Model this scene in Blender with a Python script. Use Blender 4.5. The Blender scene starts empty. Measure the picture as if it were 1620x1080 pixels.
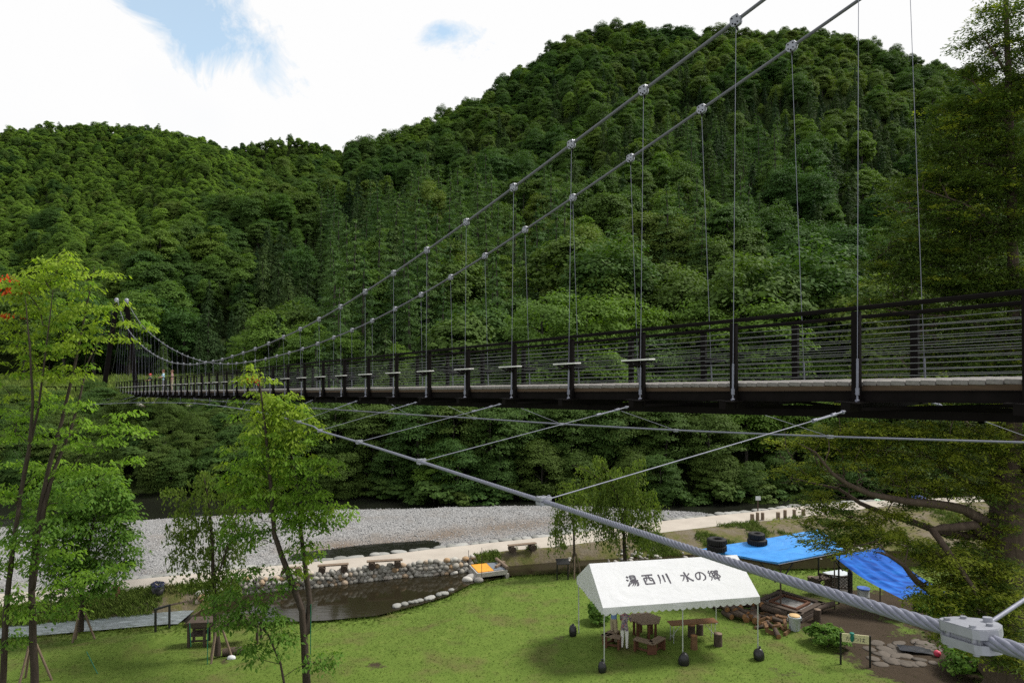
import bpy, math, random
import numpy as np
from mathutils import Vector, Matrix
PI = math.pi
rnd = random.Random(7)
NR = np.random.default_rng(11)
scene = bpy.context.scene
COL = scene.collection

# ------------------------------------------------------------------ camera
CAM_Z = 11.3
F = 1080.0                                   # focal length in photo pixels (photo is 1620 wide)
PITCH = math.atan(10.0 / 1080.0)
cam_d = bpy.data.cameras.new('camera'); cam = bpy.data.objects.new('camera', cam_d); COL.objects.link(cam)
cam.location = (0, 0, CAM_Z); cam.rotation_euler = (PI / 2 + PITCH, 0, 0)
cam_d.sensor_width = 36.0; cam_d.lens = 36.0 * F / 1620.0
cam_d.clip_start = 0.1; cam_d.clip_end = 3000
scene.camera = cam
scene.view_settings.view_transform = 'Standard'; scene.view_settings.look = 'None'
scene.view_settings.gamma = 1.0; scene.view_settings.exposure = 0.5
scene.render.resolution_x = 1024; scene.render.resolution_y = 682
try:
    scene.cycles.max_bounces = 6; scene.cycles.diffuse_bounces = 3; scene.cycles.glossy_bounces = 3
    scene.cycles.transmission_bounces = 4; scene.cycles.transparent_max_bounces = 4
    scene.cycles.caustics_reflective = False; scene.cycles.caustics_refractive = False
    scene.cycles.use_denoising = False
except Exception:
    pass

# ------------------------------------------------------------------ placing helpers: where a sight line meets a level or a distance
def ray(x, y):
    d = ((x - 810) / F, 1.0, (540 - y) / F); c, s = math.cos(PITCH), math.sin(PITCH)
    return Vector((d[0], d[1] * c - d[2] * s, d[1] * s + d[2] * c))
def W(px, py, z=0.0):
    r = ray(px, py); return Vector((0, 0, CAM_Z)) + r * ((z - CAM_Z) / r.z)
def WD(px, py, depth):
    r = ray(px, py); return Vector((0, 0, CAM_Z)) + r * (depth / r.y)

# ------------------------------------------------------------------ object helpers
def new_obj(name, data, parent=None, loc=None):
    o = bpy.data.objects.new(name, data); COL.objects.link(o)
    if parent is not None: o.parent = parent
    if loc is not None: o.location = loc
    return o
def tag(o, label=None, cat=None, group=None, kind=None):
    if label: o['label'] = label
    if cat: o['category'] = cat
    if group: o['group'] = group
    if kind: o['kind'] = kind
    return o
def thing(name, label, cat, loc=(0, 0, 0), rz=0.0, group=None):
    o = new_obj(name, None, None, loc); o.rotation_euler = (0, 0, rz); o.empty_display_size = 0.3
    return tag(o, label, cat, group)
def copy_tree(o, loc=None, rot=None, scl=None, label=None, parent=None):
    c = o.copy(); COL.objects.link(c)
    if parent is not None: c.parent = parent
    if loc is not None: c.location = loc
    if rot is not None: c.rotation_euler = rot
    if scl is not None: c.scale = scl
    if label: c['label'] = label
    for ch in [k for k in ALLCH(o)]: copy_tree(ch, parent=c)
    return c
def ALLCH(o): return [k for k in COL.objects if k.parent is o] if not o.children else list(o.children)

def mesh_np(name, V, Fq, mats, smooth=False, mi=None):
    """V (n,3), Fq (m,k) one polygon size"""
    V = np.asarray(V, dtype=np.float32); Fq = np.asarray(Fq, dtype=np.int32)
    me = bpy.data.meshes.new(name); m, k = Fq.shape
    me.vertices.add(len(V)); me.vertices.foreach_set('co', V.ravel())
    me.loops.add(m * k); me.loops.foreach_set('vertex_index', Fq.ravel())
    me.polygons.add(m); me.polygons.foreach_set('loop_start', np.arange(0, m * k, k, dtype=np.int32))
    try: me.polygons.foreach_set('loop_total', np.full(m, k, dtype=np.int32))
    except Exception: pass
    for mt in (mats if isinstance(mats, (list, tuple)) else [mats]): me.materials.append(mt)
    me.polygons.foreach_set('use_smooth', np.full(m, bool(smooth)))
    if mi is not None: me.polygons.foreach_set('material_index', np.asarray(mi, dtype=np.int32))
    me.update(calc_edges=True); me.validate()
    return me

class MB:
    """collects boxes, tubes, lathes and prisms into one mesh"""
    def __init__(s): s.v = []; s.f = []; s.sm = []
    def add(s, vs, fs, smooth=False):
        n = len(s.v); s.v += [tuple(v) for v in vs]; s.f += [tuple(i + n for i in f) for f in fs]; s.sm += [smooth] * len(fs); return s
    def box(s, c, d, R=None, bev=0.0):
        hx, hy, hz = d[0] / 2, d[1] / 2, d[2] / 2
        b = min(bev, hx * .9, hy * .9, hz * .9)
        if b <= 0:
            P = [(x, y, z) for z in (-hz, hz) for x, y in ((-hx, -hy), (hx, -hy), (hx, hy), (-hx, hy))]
            fs = [(3, 2, 1, 0), (4, 5, 6, 7), (0, 1, 5, 4), (1, 2, 6, 5), (2, 3, 7, 6), (3, 0, 4, 7)]
        else:
            ring = lambda x, y, z: [(-x, -y, z), (x, -y, z), (x, y, z), (-x, y, z)]
            def oct_(x, y, z, b): return [(-x + b, -y, z), (x - b, -y, z), (x, -y + b, z), (x, y - b, z), (x - b, y, z), (-x + b, y, z), (-x, y - b, z), (-x, -y + b, z)]
            P = oct_(hx - b, hy - b, -hz, b * .6) + oct_(hx, hy, -hz + b, b) + oct_(hx, hy, hz - b, b) + oct_(hx - b, hy - b, hz, b * .6)
            fs = [tuple(range(7, -1, -1)), tuple(range(24, 32))]
            for k in range(3):
                for i in range(8):
                    j = (i + 1) % 8; fs.append((k * 8 + i, k * 8 + j, k * 8 + 8 + j, k * 8 + 8 + i))
        M = R if R is not None else Matrix.Identity(3)
        c = Vector(c)
        return s.add([M @ Vector(p) + c for p in P], fs)
    def bar(s, a, b, w, h, up=(0, 0, 1), bev=0.0):
        a, b = Vector(a), Vector(b); d = b - a; L = d.length; x = d / L
        u = Vector(up); y = u.cross(x)
        if y.length < 1e-4: y = Vector((0, 1, 0)).cross(x)
        y.normalize(); z = x.cross(y)
        R = Matrix((x, y, z)).transposed()
        return s.box((a + b) / 2, (L, w, h), R, bev)
    def tube(s, pts, r, n=8, caps=True, smooth=True, twist=0.0):
        pts = [Vector(p) for p in pts]; m = len(pts)
        rs = r if isinstance(r, (list, tuple)) else [r] * m
        T = []
        for i in range(m):
            t = pts[min(i + 1, m - 1)] - pts[max(i - 1, 0)]
            T.append(t.normalized() if t.length > 1e-9 else Vector((0, 0, 1)))
        u = T[0].orthogonal().normalized(); vs = []
        for i in range(m):
            u = (u - T[i] * u.dot(T[i]))
            u = u.normalized() if u.length > 1e-6 else T[i].orthogonal().normalized()
            w = T[i].cross(u)
            for k in range(n):
                a = 2 * PI * k / n
                vs.append(pts[i] + (u * math.cos(a) + w * math.sin(a)) * rs[i])
        fs = [(i * n + k, i * n + (k + 1) % n, (i + 1) * n + (k + 1) % n, (i + 1) * n + k) for i in range(m - 1) for k in range(n)]
        s.add(vs, fs, smooth)
        if caps:
            s.add(vs[:n], [tuple(range(n - 1, -1, -1))]); s.add(vs[-n:], [tuple(range(n))])
        return s
    def lathe(s, prof, n=24, c=(0, 0, 0), R=None, smooth=True, close=False):
        M = R if R is not None else Matrix.Identity(3); c = Vector(c); vs = []
        for (r, z) in prof:
            for k in range(n):
                a = 2 * PI * k / n; vs.append(M @ Vector((r * math.cos(a), r * math.sin(a), z)) + c)
        m = len(prof); rng = range(m if close else m - 1)
        fs = [(i * n + k, i * n + (k + 1) % n, ((i + 1) % m) * n + (k + 1) % n, ((i + 1) % m) * n + k) for i in rng for k in range(n)]
        s.add(vs, fs, smooth)
        if not close:
            if prof[0][0] > 1e-4: s.add(vs[:n], [tuple(range(n - 1, -1, -1))])
            if prof[-1][0] > 1e-4: s.add(vs[-n:], [tuple(range(n))])
        return s
    def prism(s, poly, z0, z1, R=None, c=(0, 0, 0)):
        M = R if R is not None else Matrix.Identity(3); c = Vector(c); n = len(poly)
        vs = [M @ Vector((x, y, z)) + c for z in (z0, z1) for x, y in poly]
        fs = [tuple(range(n - 1, -1, -1)), tuple(range(n, 2 * n))] + [(i, (i + 1) % n, n + (i + 1) % n, n + i) for i in range(n)]
        return s.add(vs, fs)
    def blob(s, c, r, seed=0, nu=10, nv=7, rough=.15, R=None, flat_bottom=None):
        q = random.Random(seed); c = Vector(c); M = R if R is not None else Matrix.Identity(3)
        ph = [(q.uniform(-1, 1), q.uniform(-1, 1), q.uniform(-1, 1), q.uniform(0, 6), q.uniform(1.2, 3.2)) for _ in range(5)]
        vs = []
        for i in range(nv + 1):
            th = PI * i / nv
            for k in range(nu):
                a = 2 * PI * k / nu
                d = Vector((math.sin(th) * math.cos(a), math.sin(th) * math.sin(a), math.cos(th)))
                n_ = sum(math.sin(f_ * (d.x * ax + d.y * ay + d.z * az) + p_) for ax, ay, az, p_, f_ in ph) / 5
                d = d * (1 + rough * 2 * n_)
                p = Vector((d.x * r[0], d.y * r[1], d.z * r[2]))
                if flat_bottom is not None and p.z < flat_bottom: p.z = flat_bottom
                vs.append(M @ p + c)
        fs = [(i * nu + k, (i + 1) * nu + k, (i + 1) * nu + (k + 1) % nu, i * nu + (k + 1) % nu) for i in range(nv) for k in range(nu)]
        return s.add(vs, fs, True)
    def build(s, name, mat, parent=None, loc=None, smooth=None):
        me = bpy.data.meshes.new(name); me.from_pydata(s.v, [], s.f)
        for mt in (mat if isinstance(mat, (list, tuple)) else [mat]): me.materials.append(mt)
        me.polygons.foreach_set('use_smooth', s.sm if smooth is None else [smooth] * len(s.f))
        me.update()
        return new_obj(name, me, parent, loc)

def rotz(a): return Matrix.Rotation(a, 3, 'Z')
def rotx(a): return Matrix.Rotation(a, 3, 'X')
def roty(a): return Matrix.Rotation(a, 3, 'Y')

# ------------------------------------------------------------------ materials
class NT:
    def __init__(s, name):
        s.m = bpy.data.materials.new(name); s.m.use_nodes = True; s.t = s.m.node_tree; s.n = s.t.nodes; s.n.clear()
        s.out = s.n.new('ShaderNodeOutputMaterial')
    def node(s, typ, ins=None, **kw):
        nd = s.n.new(typ)
        for k, v in kw.items(): setattr(nd, k, v)
        for k, v in (ins or {}).items():
            i = nd.inputs[k]
            if hasattr(v, 'is_output') or hasattr(v, 'links') and hasattr(v, 'node'): s.t.links.new(v, i)
            else: i.default_value = v
        return nd
    def link(s, a, b): s.t.links.new(a, b)
    def noise(s, scale, detail=4, rough=.6, vec=None, dist=0.0):
        nd = s.node('ShaderNodeTexNoise', {'Scale': scale, 'Detail': detail, 'Roughness': rough, 'Distortion': dist})
        if vec is not None: s.link(vec, nd.inputs['Vector'])
        return nd.outputs[0]
    def coord(s, kind='Object'): return s.node('ShaderNodeTexCoord').outputs[kind]
    def pos(s): return s.node('ShaderNodeNewGeometry').outputs['Position']
    def ramp(s, fac, stops):
        nd = s.node('ShaderNodeValToRGB', {'Fac': fac}); e = nd.color_ramp.elements
        while len(e) > 1: e.remove(e[-1])
        e[0].position = stops[0][0]; e[0].color = (*stops[0][1], 1)
        for p, c in stops[1:]:
            x = e.new(p); x.color = (*c, 1)
        return nd.outputs[0]
    def mix(s, fac, a, b, mode='MIX'):
        nd = s.node('ShaderNodeMix', data_type='RGBA', blend_type=mode)
        for k, v in ((0, fac), (6, a), (7, b)):
            if hasattr(v, 'node'): s.link(v, nd.inputs[k])
            else: nd.inputs[k].default_value = v if k == 0 else (*v, 1)
        return nd.outputs[2]
    def math(s, op, a, b=0.0, c=0.0):
        nd = s.node('ShaderNodeMath', operation=op)
        for k, v in enumerate((a, b, c)):
            if hasattr(v, 'node'): s.link(v, nd.inputs[k])
            else: nd.inputs[k].default_value = v
        return nd.outputs[0]
    def bump(s, h, strength=.3, dist=.02):
        return s.node('ShaderNodeBump', {'Height': h, 'Strength': strength, 'Distance': dist}).outputs[0]
    def bsdf(s, col, rough=.7, metal=0.0, normal=None, spec=.4, finish=True):
        nd = s.node('ShaderNodeBsdfPrincipled', {'Metallic': metal, 'Specular IOR Level': spec})
        for k, v in (('Base Color', col), ('Roughness', rough)):
            if hasattr(v, 'node'): s.link(v, nd.inputs[k])
            else: nd.inputs[k].default_value = (*v, 1) if k == 'Base Color' else v
        if normal is not None: s.link(normal, nd.inputs['Normal'])
        if finish: s.link(nd.outputs[0], s.out.inputs[0])
        return nd
    def random(s): return s.node('ShaderNodeObjectInfo').outputs['Random']
    def island(s): return s.node('ShaderNodeNewGeometry').outputs['Random Per Island']

def plain(name, col, rough=.6, metal=0.0, var=.25, scale=6.0, bump=.15, spec=.4, bscale=None, world=False):
    t = NT(name); v = t.pos() if world else t.coord()
    n = t.noise(scale, 5, .65, v)
    lo = tuple(c * (1 - var) for c in col); hi = tuple(min(1, c * (1 + var)) for c in col)
    c = t.ramp(n, [(.3, lo), (.7, hi)])
    nb = t.noise(bscale or scale * 6, 4, .6, v)
    t.bsdf(c, rough, metal, t.bump(nb, bump, .01) if bump else None, spec)
    return t.m

def leaf_mat(name, c0, c1, c2=None, trans=.35, hue_var=.35, patch=None, rough=.7, spec=.12):
    """c0..c1 spread over the single leaves; whole trees drift towards c2"""
    t = NT(name)
    col = t.mix(t.island(), c0, c1)
    if c2 is not None: col = t.mix(t.math('MULTIPLY', t.random(), hue_var * 2), col, c2)
    if patch is not None:
        loc = t.node('ShaderNodeObjectInfo').outputs['Location']
        n = t.noise(patch[0], 2, .5, loc)
        col = t.mix(t.ramp(n, [(.42, (0, 0, 0)), (.62, (1, 1, 1))]), col, patch[1])
    b = t.bsdf(col, rough, 0, None, spec, finish=False)
    tr = t.node('ShaderNodeBsdfTranslucent')
    tc = t.mix(1.0, col, (1.25, 1.35, .6), 'MULTIPLY'); t.link(tc, tr.inputs[0])
    mx = t.node('ShaderNodeMixShader', {'Fac': trans}); t.link(b.outputs[0], mx.inputs[1]); t.link(tr.outputs[0], mx.inputs[2])
    t.link(mx.outputs[0], t.out.inputs[0])
    return t.m

def wood_mat(name, col, rough=.75, grain=(3, 30, 30), var=.4):
    t = NT(name); v = t.coord()
    mp = t.node('ShaderNodeMapping', {'Vector': v, 'Scale': grain})
    n = t.noise(1.0, 6, .65, mp.outputs[0], .4); n2 = t.noise(1.3, 3, .5, v)
    c = t.ramp(n, [(.25, tuple(x * (1 - var) for x in col)), (.75, tuple(x * (1 + var) for x in col))])
    c = t.mix(t.math('MULTIPLY', n2, .5), c, tuple(x * .6 for x in col))
    t.bsdf(c, rough, 0, t.bump(n, .35, .01), .3); return t.m

def bark_mat(name, col, col2, scale=5.0):
    t = NT(name); v = t.coord()
    mp = t.node('ShaderNodeMapping', {'Vector': v, 'Scale': (scale, scale, scale * .22)})
    n = t.noise(2.2, 6, .7, mp.outputs[0], .8); n2 = t.noise(1.1, 3, .5, v)
    c = t.ramp(n, [(.3, tuple(x * .45 for x in col)), (.62, col), (.8, col2)])
    c = t.mix(t.math('MULTIPLY', n2, .45), c, tuple(x * .55 for x in col2))
    t.bsdf(c, .9, 0, t.bump(n, .9, .04), .15); return t.m

M = {}
M['steel_dark'] = plain('dark brown painted steel', (.0065, .0052, .005), .7, 0, .3, 3, .05, .05)
M['galv'] = plain('galvanised steel', (.25, .26, .295), .5, .25, .15, 14, .1, .5)
M['galv_main'] = plain('dull grey main cable', (.115, .118, .135), .55, .2, .15, 30, .1, .3)
M['galv_cable'] = plain('galvanised wire rope', (.17, .178, .225), .55, .25, .15, 30, .1, .4)
M['wire'] = plain('thin steel wire', (.11, .115, .12), .55, .2, .1, 30, 0, .3)
M['plank'] = wood_mat('weathered deck planks', (.185, .175, .165), .85, (30, 3, 30), .35)
M['joist'] = wood_mat('brown timber joist', (.07, .045, .025), .85)
M['bark_dark'] = bark_mat('dark brown bark', (.06, .045, .035), (.12, .10, .085))
M['bark_grey'] = bark_mat('grey forest bark', (.07, .062, .052), (.14, .13, .115))
M['bark_old'] = bark_mat('old furrowed bark', (.085, .06, .045), (.20, .16, .13), 3.0)
# ================================================================== LAND
def vnoise(x, y, seed=0):
    """smooth value noise, vectorised"""
    xi = np.floor(x).astype(np.int64); yi = np.floor(y).astype(np.int64); xf = x - xi; yf = y - yi
    u = xf * xf * (3 - 2 * xf); v = yf * yf * (3 - 2 * yf)
    def h(a, b):
        n = (a * 374761393 + b * 668265263 + seed * 974711) & 0x7fffffff
        n = ((n ^ (n >> 13)) * 1274126177) & 0x7fffffff
        return ((n ^ (n >> 16)) & 0xffff) / 65535.0
    return (h(xi, yi) * (1 - u) + h(xi + 1, yi) * u) * (1 - v) + (h(xi, yi + 1) * (1 - u) + h(xi + 1, yi + 1) * u) * v
def fbm(x, y, seed=0, oct=4):
    s = 0; a = .5
    for k in range(oct): s = s + a * vnoise(x * 2 ** k, y * 2 ** k, seed + k); a *= .5
    return s
def poly_fn(pts, z):
    P = [W(x, y, z) for x, y in pts]; xs = [p.x for p in P]; ys = [p.y for p in P]
    s0 = (ys[1] - ys[0]) / (xs[1] - xs[0]); s1 = (ys[-1] - ys[-2]) / (xs[-1] - xs[-2])
    xs = [xs[0] - 60] + xs + [xs[-1] + 60]; ys = [ys[0] - 60 * .25] + ys + [ys[-1] + 60 * .18]
    return lambda x: np.interp(x, xs, ys)
WATER = -0.4
yN = poly_fn([(10, 962), (240, 930), (380, 918), (497, 908), (620, 894), (715, 888), (800, 870), (880, 864), (1060, 840), (1180, 826), (1270, 817), (1400, 800)], .2)
yF = poly_fn([(60, 934), (200, 917), (500, 888), (600, 878), (700, 866), (870, 848), (1060, 822), (1180, 810), (1270, 800), (1400, 791)], .2)
_c0 = poly_fn([(0, 1003), (120, 993), (270, 980), (380, 979), (430, 975), (520, 972), (600, 965), (660, 950), (710, 935), (745, 917), (805, 905), (900, 900), (1060, 897), (1230, 895)], WATER)
def yc0(x): return np.where(x > 14.5, _c0(14.5) + .06 * (x - 14.5), _c0(x))
def yc1(x):
    wall = yN(x) - .12
    left = _c0(x) + .95
    right = yc0(x) + 1.0 + .1 * np.clip(x, 0, 10)
    k = np.clip((x + 13.6) / .8, 0, 1); r = left * (1 - k) + wall * k
    k2 = np.clip((x + 2.3) / .9, 0, 1)
    return np.minimum(r * (1 - k2) + right * k2, yN(x) - .1)
yR = poly_fn([(60, 838), (215, 830), (530, 812), (870, 806), (1050, 808), (1115, 812)], WATER)
def yR2(x): return np.maximum(yF(x) + 1.2, np.where(x > 13, np.minimum(yR(13.0) - (x - 13) * .9, yR(x)), yR(x)))
def yB(x): return yR2(x) * 0 + np.interp(x, [-80, -40, -20, 0, 15, 30, 60], [57.5, 54.2, 53.0, 52.3, 52.0, 54.5, 62]) + .8 * np.sin(x * .35)

SKY = [(-400, 470, 100), (-100, 470, 105), (60, 465, 118), (120, 455, 128), (180, 425, 140), (300, 345, 170), (420, 270, 210), (530, 237, 250), (640, 207, 270), (750, 152, 290), (830, 103, 300), (870, 72, 310),
       (960, 40, 320), (1050, 43, 320), (1130, 50, 310), (1200, 48, 300), (1290, 42, 290), (1340, 52, 280), (1400, 65, 270), (1470, 88, 260), (1560, 118, 250), (1700, 160, 240), (2000, 210, 230), (2600, 260, 220)]
LEFT = [(-900, 230, 430), (-300, 190, 470), (0, 203, 480), (70, 193, 480), (160, 193, 480), (260, 203, 470), (330, 222, 460), (380, 246, 450), (450, 300, 430), (560, 400, 400), (700, 540, 360)]
BACK = [(200, 330, 640), (330, 245, 650), (385, 226, 655), (450, 219, 660), (500, 223, 660), (540, 238, 655), (620, 275, 640), (760, 340, 600)]
def _prep(T): return (np.array([(p - 810) / F for p, _, _ in T]), np.array([(550 - y) / F for _, y, _ in T]), np.array([float(d) for _, _, d in T]))
SKYp, LEFTp, BACKp = _prep(SKY), _prep(LEFT), _prep(BACK)
def ridge(Tp, u, th):
    d = np.interp(u, Tp[0], Tp[2]); e = np.interp(u, Tp[0], Tp[1]); return d, CAM_Z + e * d - th
def hill(x, y):
    """height of the ground beyond the river"""
    u = x / y
    k = np.clip((-.30 - u) / .10, 0, 1); k = k * k * (3 - 2 * k)          # 1 on the left, where a terrace lies under the hill
    b = yB(x)
    # terrace side
    ter = np.interp(y, [0, 53, 58, 75.5, 76.0, 83, 100, 112], [-1.2, -1.2, .2, 3.6, 4.9, 5.6, 6.6, 8.0])
    ter = np.where(y < b, -1.2, np.where(y < b + 3, -1.2 + (ter + 1.2) * np.clip((y - b) / 3, 0, 1), ter))
    d0 = b * (1 - k) + 108 * k; z0 = -1.2 * (1 - k) + 7.5 * k
    dR, zR = ridge(SKYp, u, 6.5)
    s = np.clip((y - d0) / np.maximum(dR - d0, 1), 0, 2.0)
    prof = np.where(s <= 1, s - .10 * np.sin(PI * np.clip(s, 0, 1)), 1 - .8 * (s - 1))
    gul = (fbm(u * 9 + y * .004, y * .012 + u * 3, 3) - .47) * 30 * np.sin(PI * np.clip(s, 0, 1)) ** .8
    main = z0 + (zR - z0) * prof + gul * np.clip((y - d0) / 40, 0, 1)
    main = np.where(y < d0, -50, main)
    main = np.where(y < d0, -1.2 - 8 * k, main)
    near = np.maximum(np.where(y < b, -1.2, main), ter - (1 - k) * 9)
    near = np.where(y < b, -1.2, near)
    near = np.where(y > 112, main, near)
    def far(Tp, d0, z0, seed, amp):
        dR, zR = ridge(Tp, u, 6.0); s = np.clip((y - d0) / (dR - d0), 0, 1.8)
        h = np.where(s <= 1, z0 + (zR - z0) * (s - .06 * np.sin(PI * np.clip(s, 0, 1))), zR - (s - 1) * 120)
        h = h + (fbm(u * 11 + y * .003, y * .009 + u * 2, seed) - .47) * amp * np.sin(PI * np.clip(s, 0, 1)) ** .8
        return np.where((y < d0) | (u > Tp[0][-1]), -50, h)
    return np.maximum(near, np.maximum(far(LEFTp, 190, 8, 21, 60), far(BACKp, 420, 10, 33, 50)))
def ground(x, y):
    x = np.asarray(x, dtype=float); y = np.asarray(y, dtype=float)
    c0, c1, n, f, r, b = yc0(x), yc1(x), yN(x), yF(x), yR2(x), yB(x)
    lawn = (fbm(x * .35, y * .35, 5) - .47) * .25
    bankw = np.where(x < -14, 4.0, np.where(x < -1.0, 7.0, 4.5))
    t = np.clip((c0 - y) / bankw, 0, 1); t = t * t * (3 - 2 * t)
    z = np.where(y < c0, (WATER - .12) + (lawn - WATER + .12) * t, 0)
    z = np.where((y >= c0) & (y < c1), WATER - .12 - .6 * np.minimum(np.minimum((y - c0), (c1 - y)) * 2, 1), z)
    s = np.clip((y - c1) / np.maximum(n - c1, .05), 0, 1)
    z = np.where((y >= c1) & (y < n), WATER - .15 + (.18 - WATER + .15) * np.minimum(1, 1.25 * s ** .8), z)
    z = np.where((y >= n) & (y <= f), .19, z)
    g = np.clip((y - f) / np.maximum(r - f, .1), 0, 1)
    q = y - f
    ch = np.exp(-((q - 3.0) / 1.6) ** 2) * np.exp(-((x + 8.2) / 4.2) ** 2) * .55 
    gr = .14 - .28 * np.clip(q / 1.5, 0, 1) - ch + (fbm(x * .5, y * .8, 9) - .47) * .16 * np.clip(q / 2, 0, 1) + .25 * np.clip((q - 4) / 3, 0, 1)
    fall = np.clip((r - y) / .9, 0, 1)
    gr = np.where(r - f > 2.5, (WATER - .1) + (gr - WATER + .1) * fall, .14 - .9 * g)
    z = np.where((y > f) & (y < r), gr, z)
    z = np.where((y >= r) & (y < b), WATER - .1 - .7 * np.minimum(np.minimum(y - r, b - y) / 1.5, 1), z)
    z = np.where(y >= b, hill(x, np.maximum(y, 1.0)), z)
    return z
def gz(x, y): return float(ground(np.array([x]), np.array([y]))[0])

def strip_mesh(name, fa, fb, rows, mat, xs, dz=0.0, power=1.0):
    X = np.repeat(xs[:, None], rows + 1, 1); a = fa(xs)[:, None]; b = fb(xs)[:, None]
    t = (np.linspace(0, 1, rows + 1) ** power)[None, :]
    Y = a + (b - a) * t; Z = ground(X, Y) + dz
    return grid_mesh(name, X, Y, Z, mat)
def grid_mesh(name, X, Y, Z, mat, smooth=True):
    n, m = X.shape; V = np.stack([X, Y, Z], -1).reshape(-1, 3)
    I = np.arange(n * m).reshape(n, m)
    Fq = np.stack([I[:-1, :-1], I[1:, :-1], I[1:, 1:], I[:-1, 1:]], -1).reshape(-1, 4)
    return new_obj(name, mesh_np(name, V, Fq, mat, smooth))

# ---- ground materials
def m_lawn():
    t = NT('mown lawn'); v = t.pos()
    n1 = t.noise(.55, 5, .62, v); n2 = t.noise(1.7, 6, .72, v); n3 = t.noise(40, 3, .7, v)
    c = t.ramp(n2, [(.3, (.088, .138, .024)), (.55, (.112, .168, .030)), (.75, (.145, .19, .042))])
    dry = t.mix(n3, (.085, .075, .03), (.15, .13, .055))
    c = t.mix(t.ramp(n1, [(.50, (0, 0, 0)), (.68, (.7, .7, .7))]), c, dry)
    # deep shade painted into trodden earth round the fire pit and under the old yew
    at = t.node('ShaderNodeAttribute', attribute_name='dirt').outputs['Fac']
    shaded_earth = t.mix(n2, (.030, .022, .015), (.070, .052, .035))
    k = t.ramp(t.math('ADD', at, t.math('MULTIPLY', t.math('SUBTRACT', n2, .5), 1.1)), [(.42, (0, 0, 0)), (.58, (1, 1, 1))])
    c = t.mix(k, c, shaded_earth)
    t.bsdf(c, .95, 0, t.bump(n3, .8, .05), .1); return t.m
def m_bank():
    t = NT('rough stream bank'); v = t.pos()
    n1 = t.noise(.8, 5, .65, v); n2 = t.noise(9, 5, .7, v)
    c = t.ramp(n1, [(.32, (.075, .10, .022)), (.44, (.135, .13, .045)), (.54, (.17, .14, .095)), (.75, (.22, .195, .155))])
    c = t.mix(t.math('MULTIPLY', n2, .6), c, (.03, .03, .015))
    t.bsdf(c, .95, 0, t.bump(n2, .9, .08), .1); return t.m
def m_gravel():
    t = NT('river gravel'); v = t.pos()
    vo = t.node('ShaderNodeTexVoronoi', {'Vector': v, 'Scale': 13.0}); n1 = t.noise(.5, 4, .6, v); n2 = t.noise(30, 3, .6, v)
    sep = t.node('ShaderNodeSeparateColor', {'Color': vo.outputs['Color']}).outputs[0]
    c = t.ramp(sep, [(0, (.20, .20, .20)), (.5, (.275, .275, .275)), (1, (.36, .36, .36))])
    c = t.mix(t.ramp(n1, [(.5, (0, 0, 0)), (.68, (.55, .55, .55))]), c, (.22, .19, .16))
    c = t.mix(t.math('MULTIPLY', n2, .3), c, (.12, .12, .12))
    at = t.node('ShaderNodeAttribute', attribute_name='dirt').outputs['Fac']
    c = t.mix(at, c, (.17, .135, .105))
    t.bsdf(c, .9, 0, t.bump(vo.outputs['Distance'], .9, .08), .2); return t.m
def m_path():
    t = NT('pale concrete path'); v = t.pos()
    n1 = t.noise(.7, 5, .65, v); n2 = t.noise(25, 4, .6, v)
    c = t.ramp(n1, [(.3, (.33, .295, .255)), (.7, (.43, .39, .34))])
    c = t.mix(t.math('MULTIPLY', n2, .3), c, (.3, .27, .23))
    t.bsdf(c, .9, 0, t.bump(n2, .2, .01), .2); return t.m
def m_hill():
    t = NT('forest floor'); v = t.pos()
    n = t.noise(.3, 5, .6, v); n2 = t.noise(2.5, 5, .6, v)
    c = t.ramp(n2, [(.3, (.012, .02, .006)), (.7, (.035, .05, .014))])
    at = t.node('ShaderNodeAttribute', attribute_name='meadow').outputs['Fac']
    g = t.ramp(n2, [(.3, (.07, .115, .02)), (.7, (.12, .165, .035))])
    t.bsdf(t.mix(at, c, g), 1.0, 0, t.bump(n2, 1, .3), .05); return t.m
def m_water(name, base, sc, st, rough=.06):
    t = NT(name); v = t.pos()
    mp = t.node('ShaderNodeMapping', {'Vector': v, 'Scale': (1, 2.2, 1)})
    n = t.noise(sc, 4, .6, mp.outputs[0], .6); n1 = t.noise(.35, 3, .5, v)
    c = t.mix(n1, base, tuple(x * .55 for x in base))
    t.bsdf(c, rough, 0, t.bump(n, st, .05), .22); return t.m
M['lawn'], M['bank'], M['gravel'], M['path'], M['hill'] = m_lawn(), m_bank(), m_gravel(), m_path(), m_hill()
M['pond'] = m_water('brown pond water', (.024, .020, .011), 2.0, .03)
M['river'] = m_water('dark river water', (.014, .015, .011), 1.6, .35, .08)
M['riverbed'] = plain('wet river bed', (.035, .032, .026), .8, 0, .4, 2, .5, .3, world=True)

def set_attr(o, name, fn):
    me = o.data; n = len(me.vertices); co = np.empty(n * 3, dtype=np.float32); me.vertices.foreach_get('co', co); co = co.reshape(-1, 3)
    a = me.attributes.new(name, 'FLOAT', 'POINT'); a.data.foreach_set('value', np.clip(fn(co[:, 0], co[:, 1]), 0, 1).astype(np.float32))
XS = np.arange(-75, 75.01, .25); XC = np.arange(-75, 75.01, .5)
def dirt_and_shade(x, y):
    c = [W(1330, 985), W(1440, 1040), W(1260, 960), W(1560, 1010), W(1390, 955), W(1480, 960)]; r = [3.0, 3.2, 2.2, 3.4, 2.6, 3.0]  # bare soil, extended under the tarps to deepen the painted shade
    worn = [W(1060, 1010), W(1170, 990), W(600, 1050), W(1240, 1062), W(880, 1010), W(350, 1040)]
    return np.max([1.25 - np.hypot(x - p.x, (y - p.y) * 1.0) / q for p, q in zip(c, r)] + [.50 - .25 * np.hypot(x - p.x, (y - p.y) * 1.2) for p in worn], 0)
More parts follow.
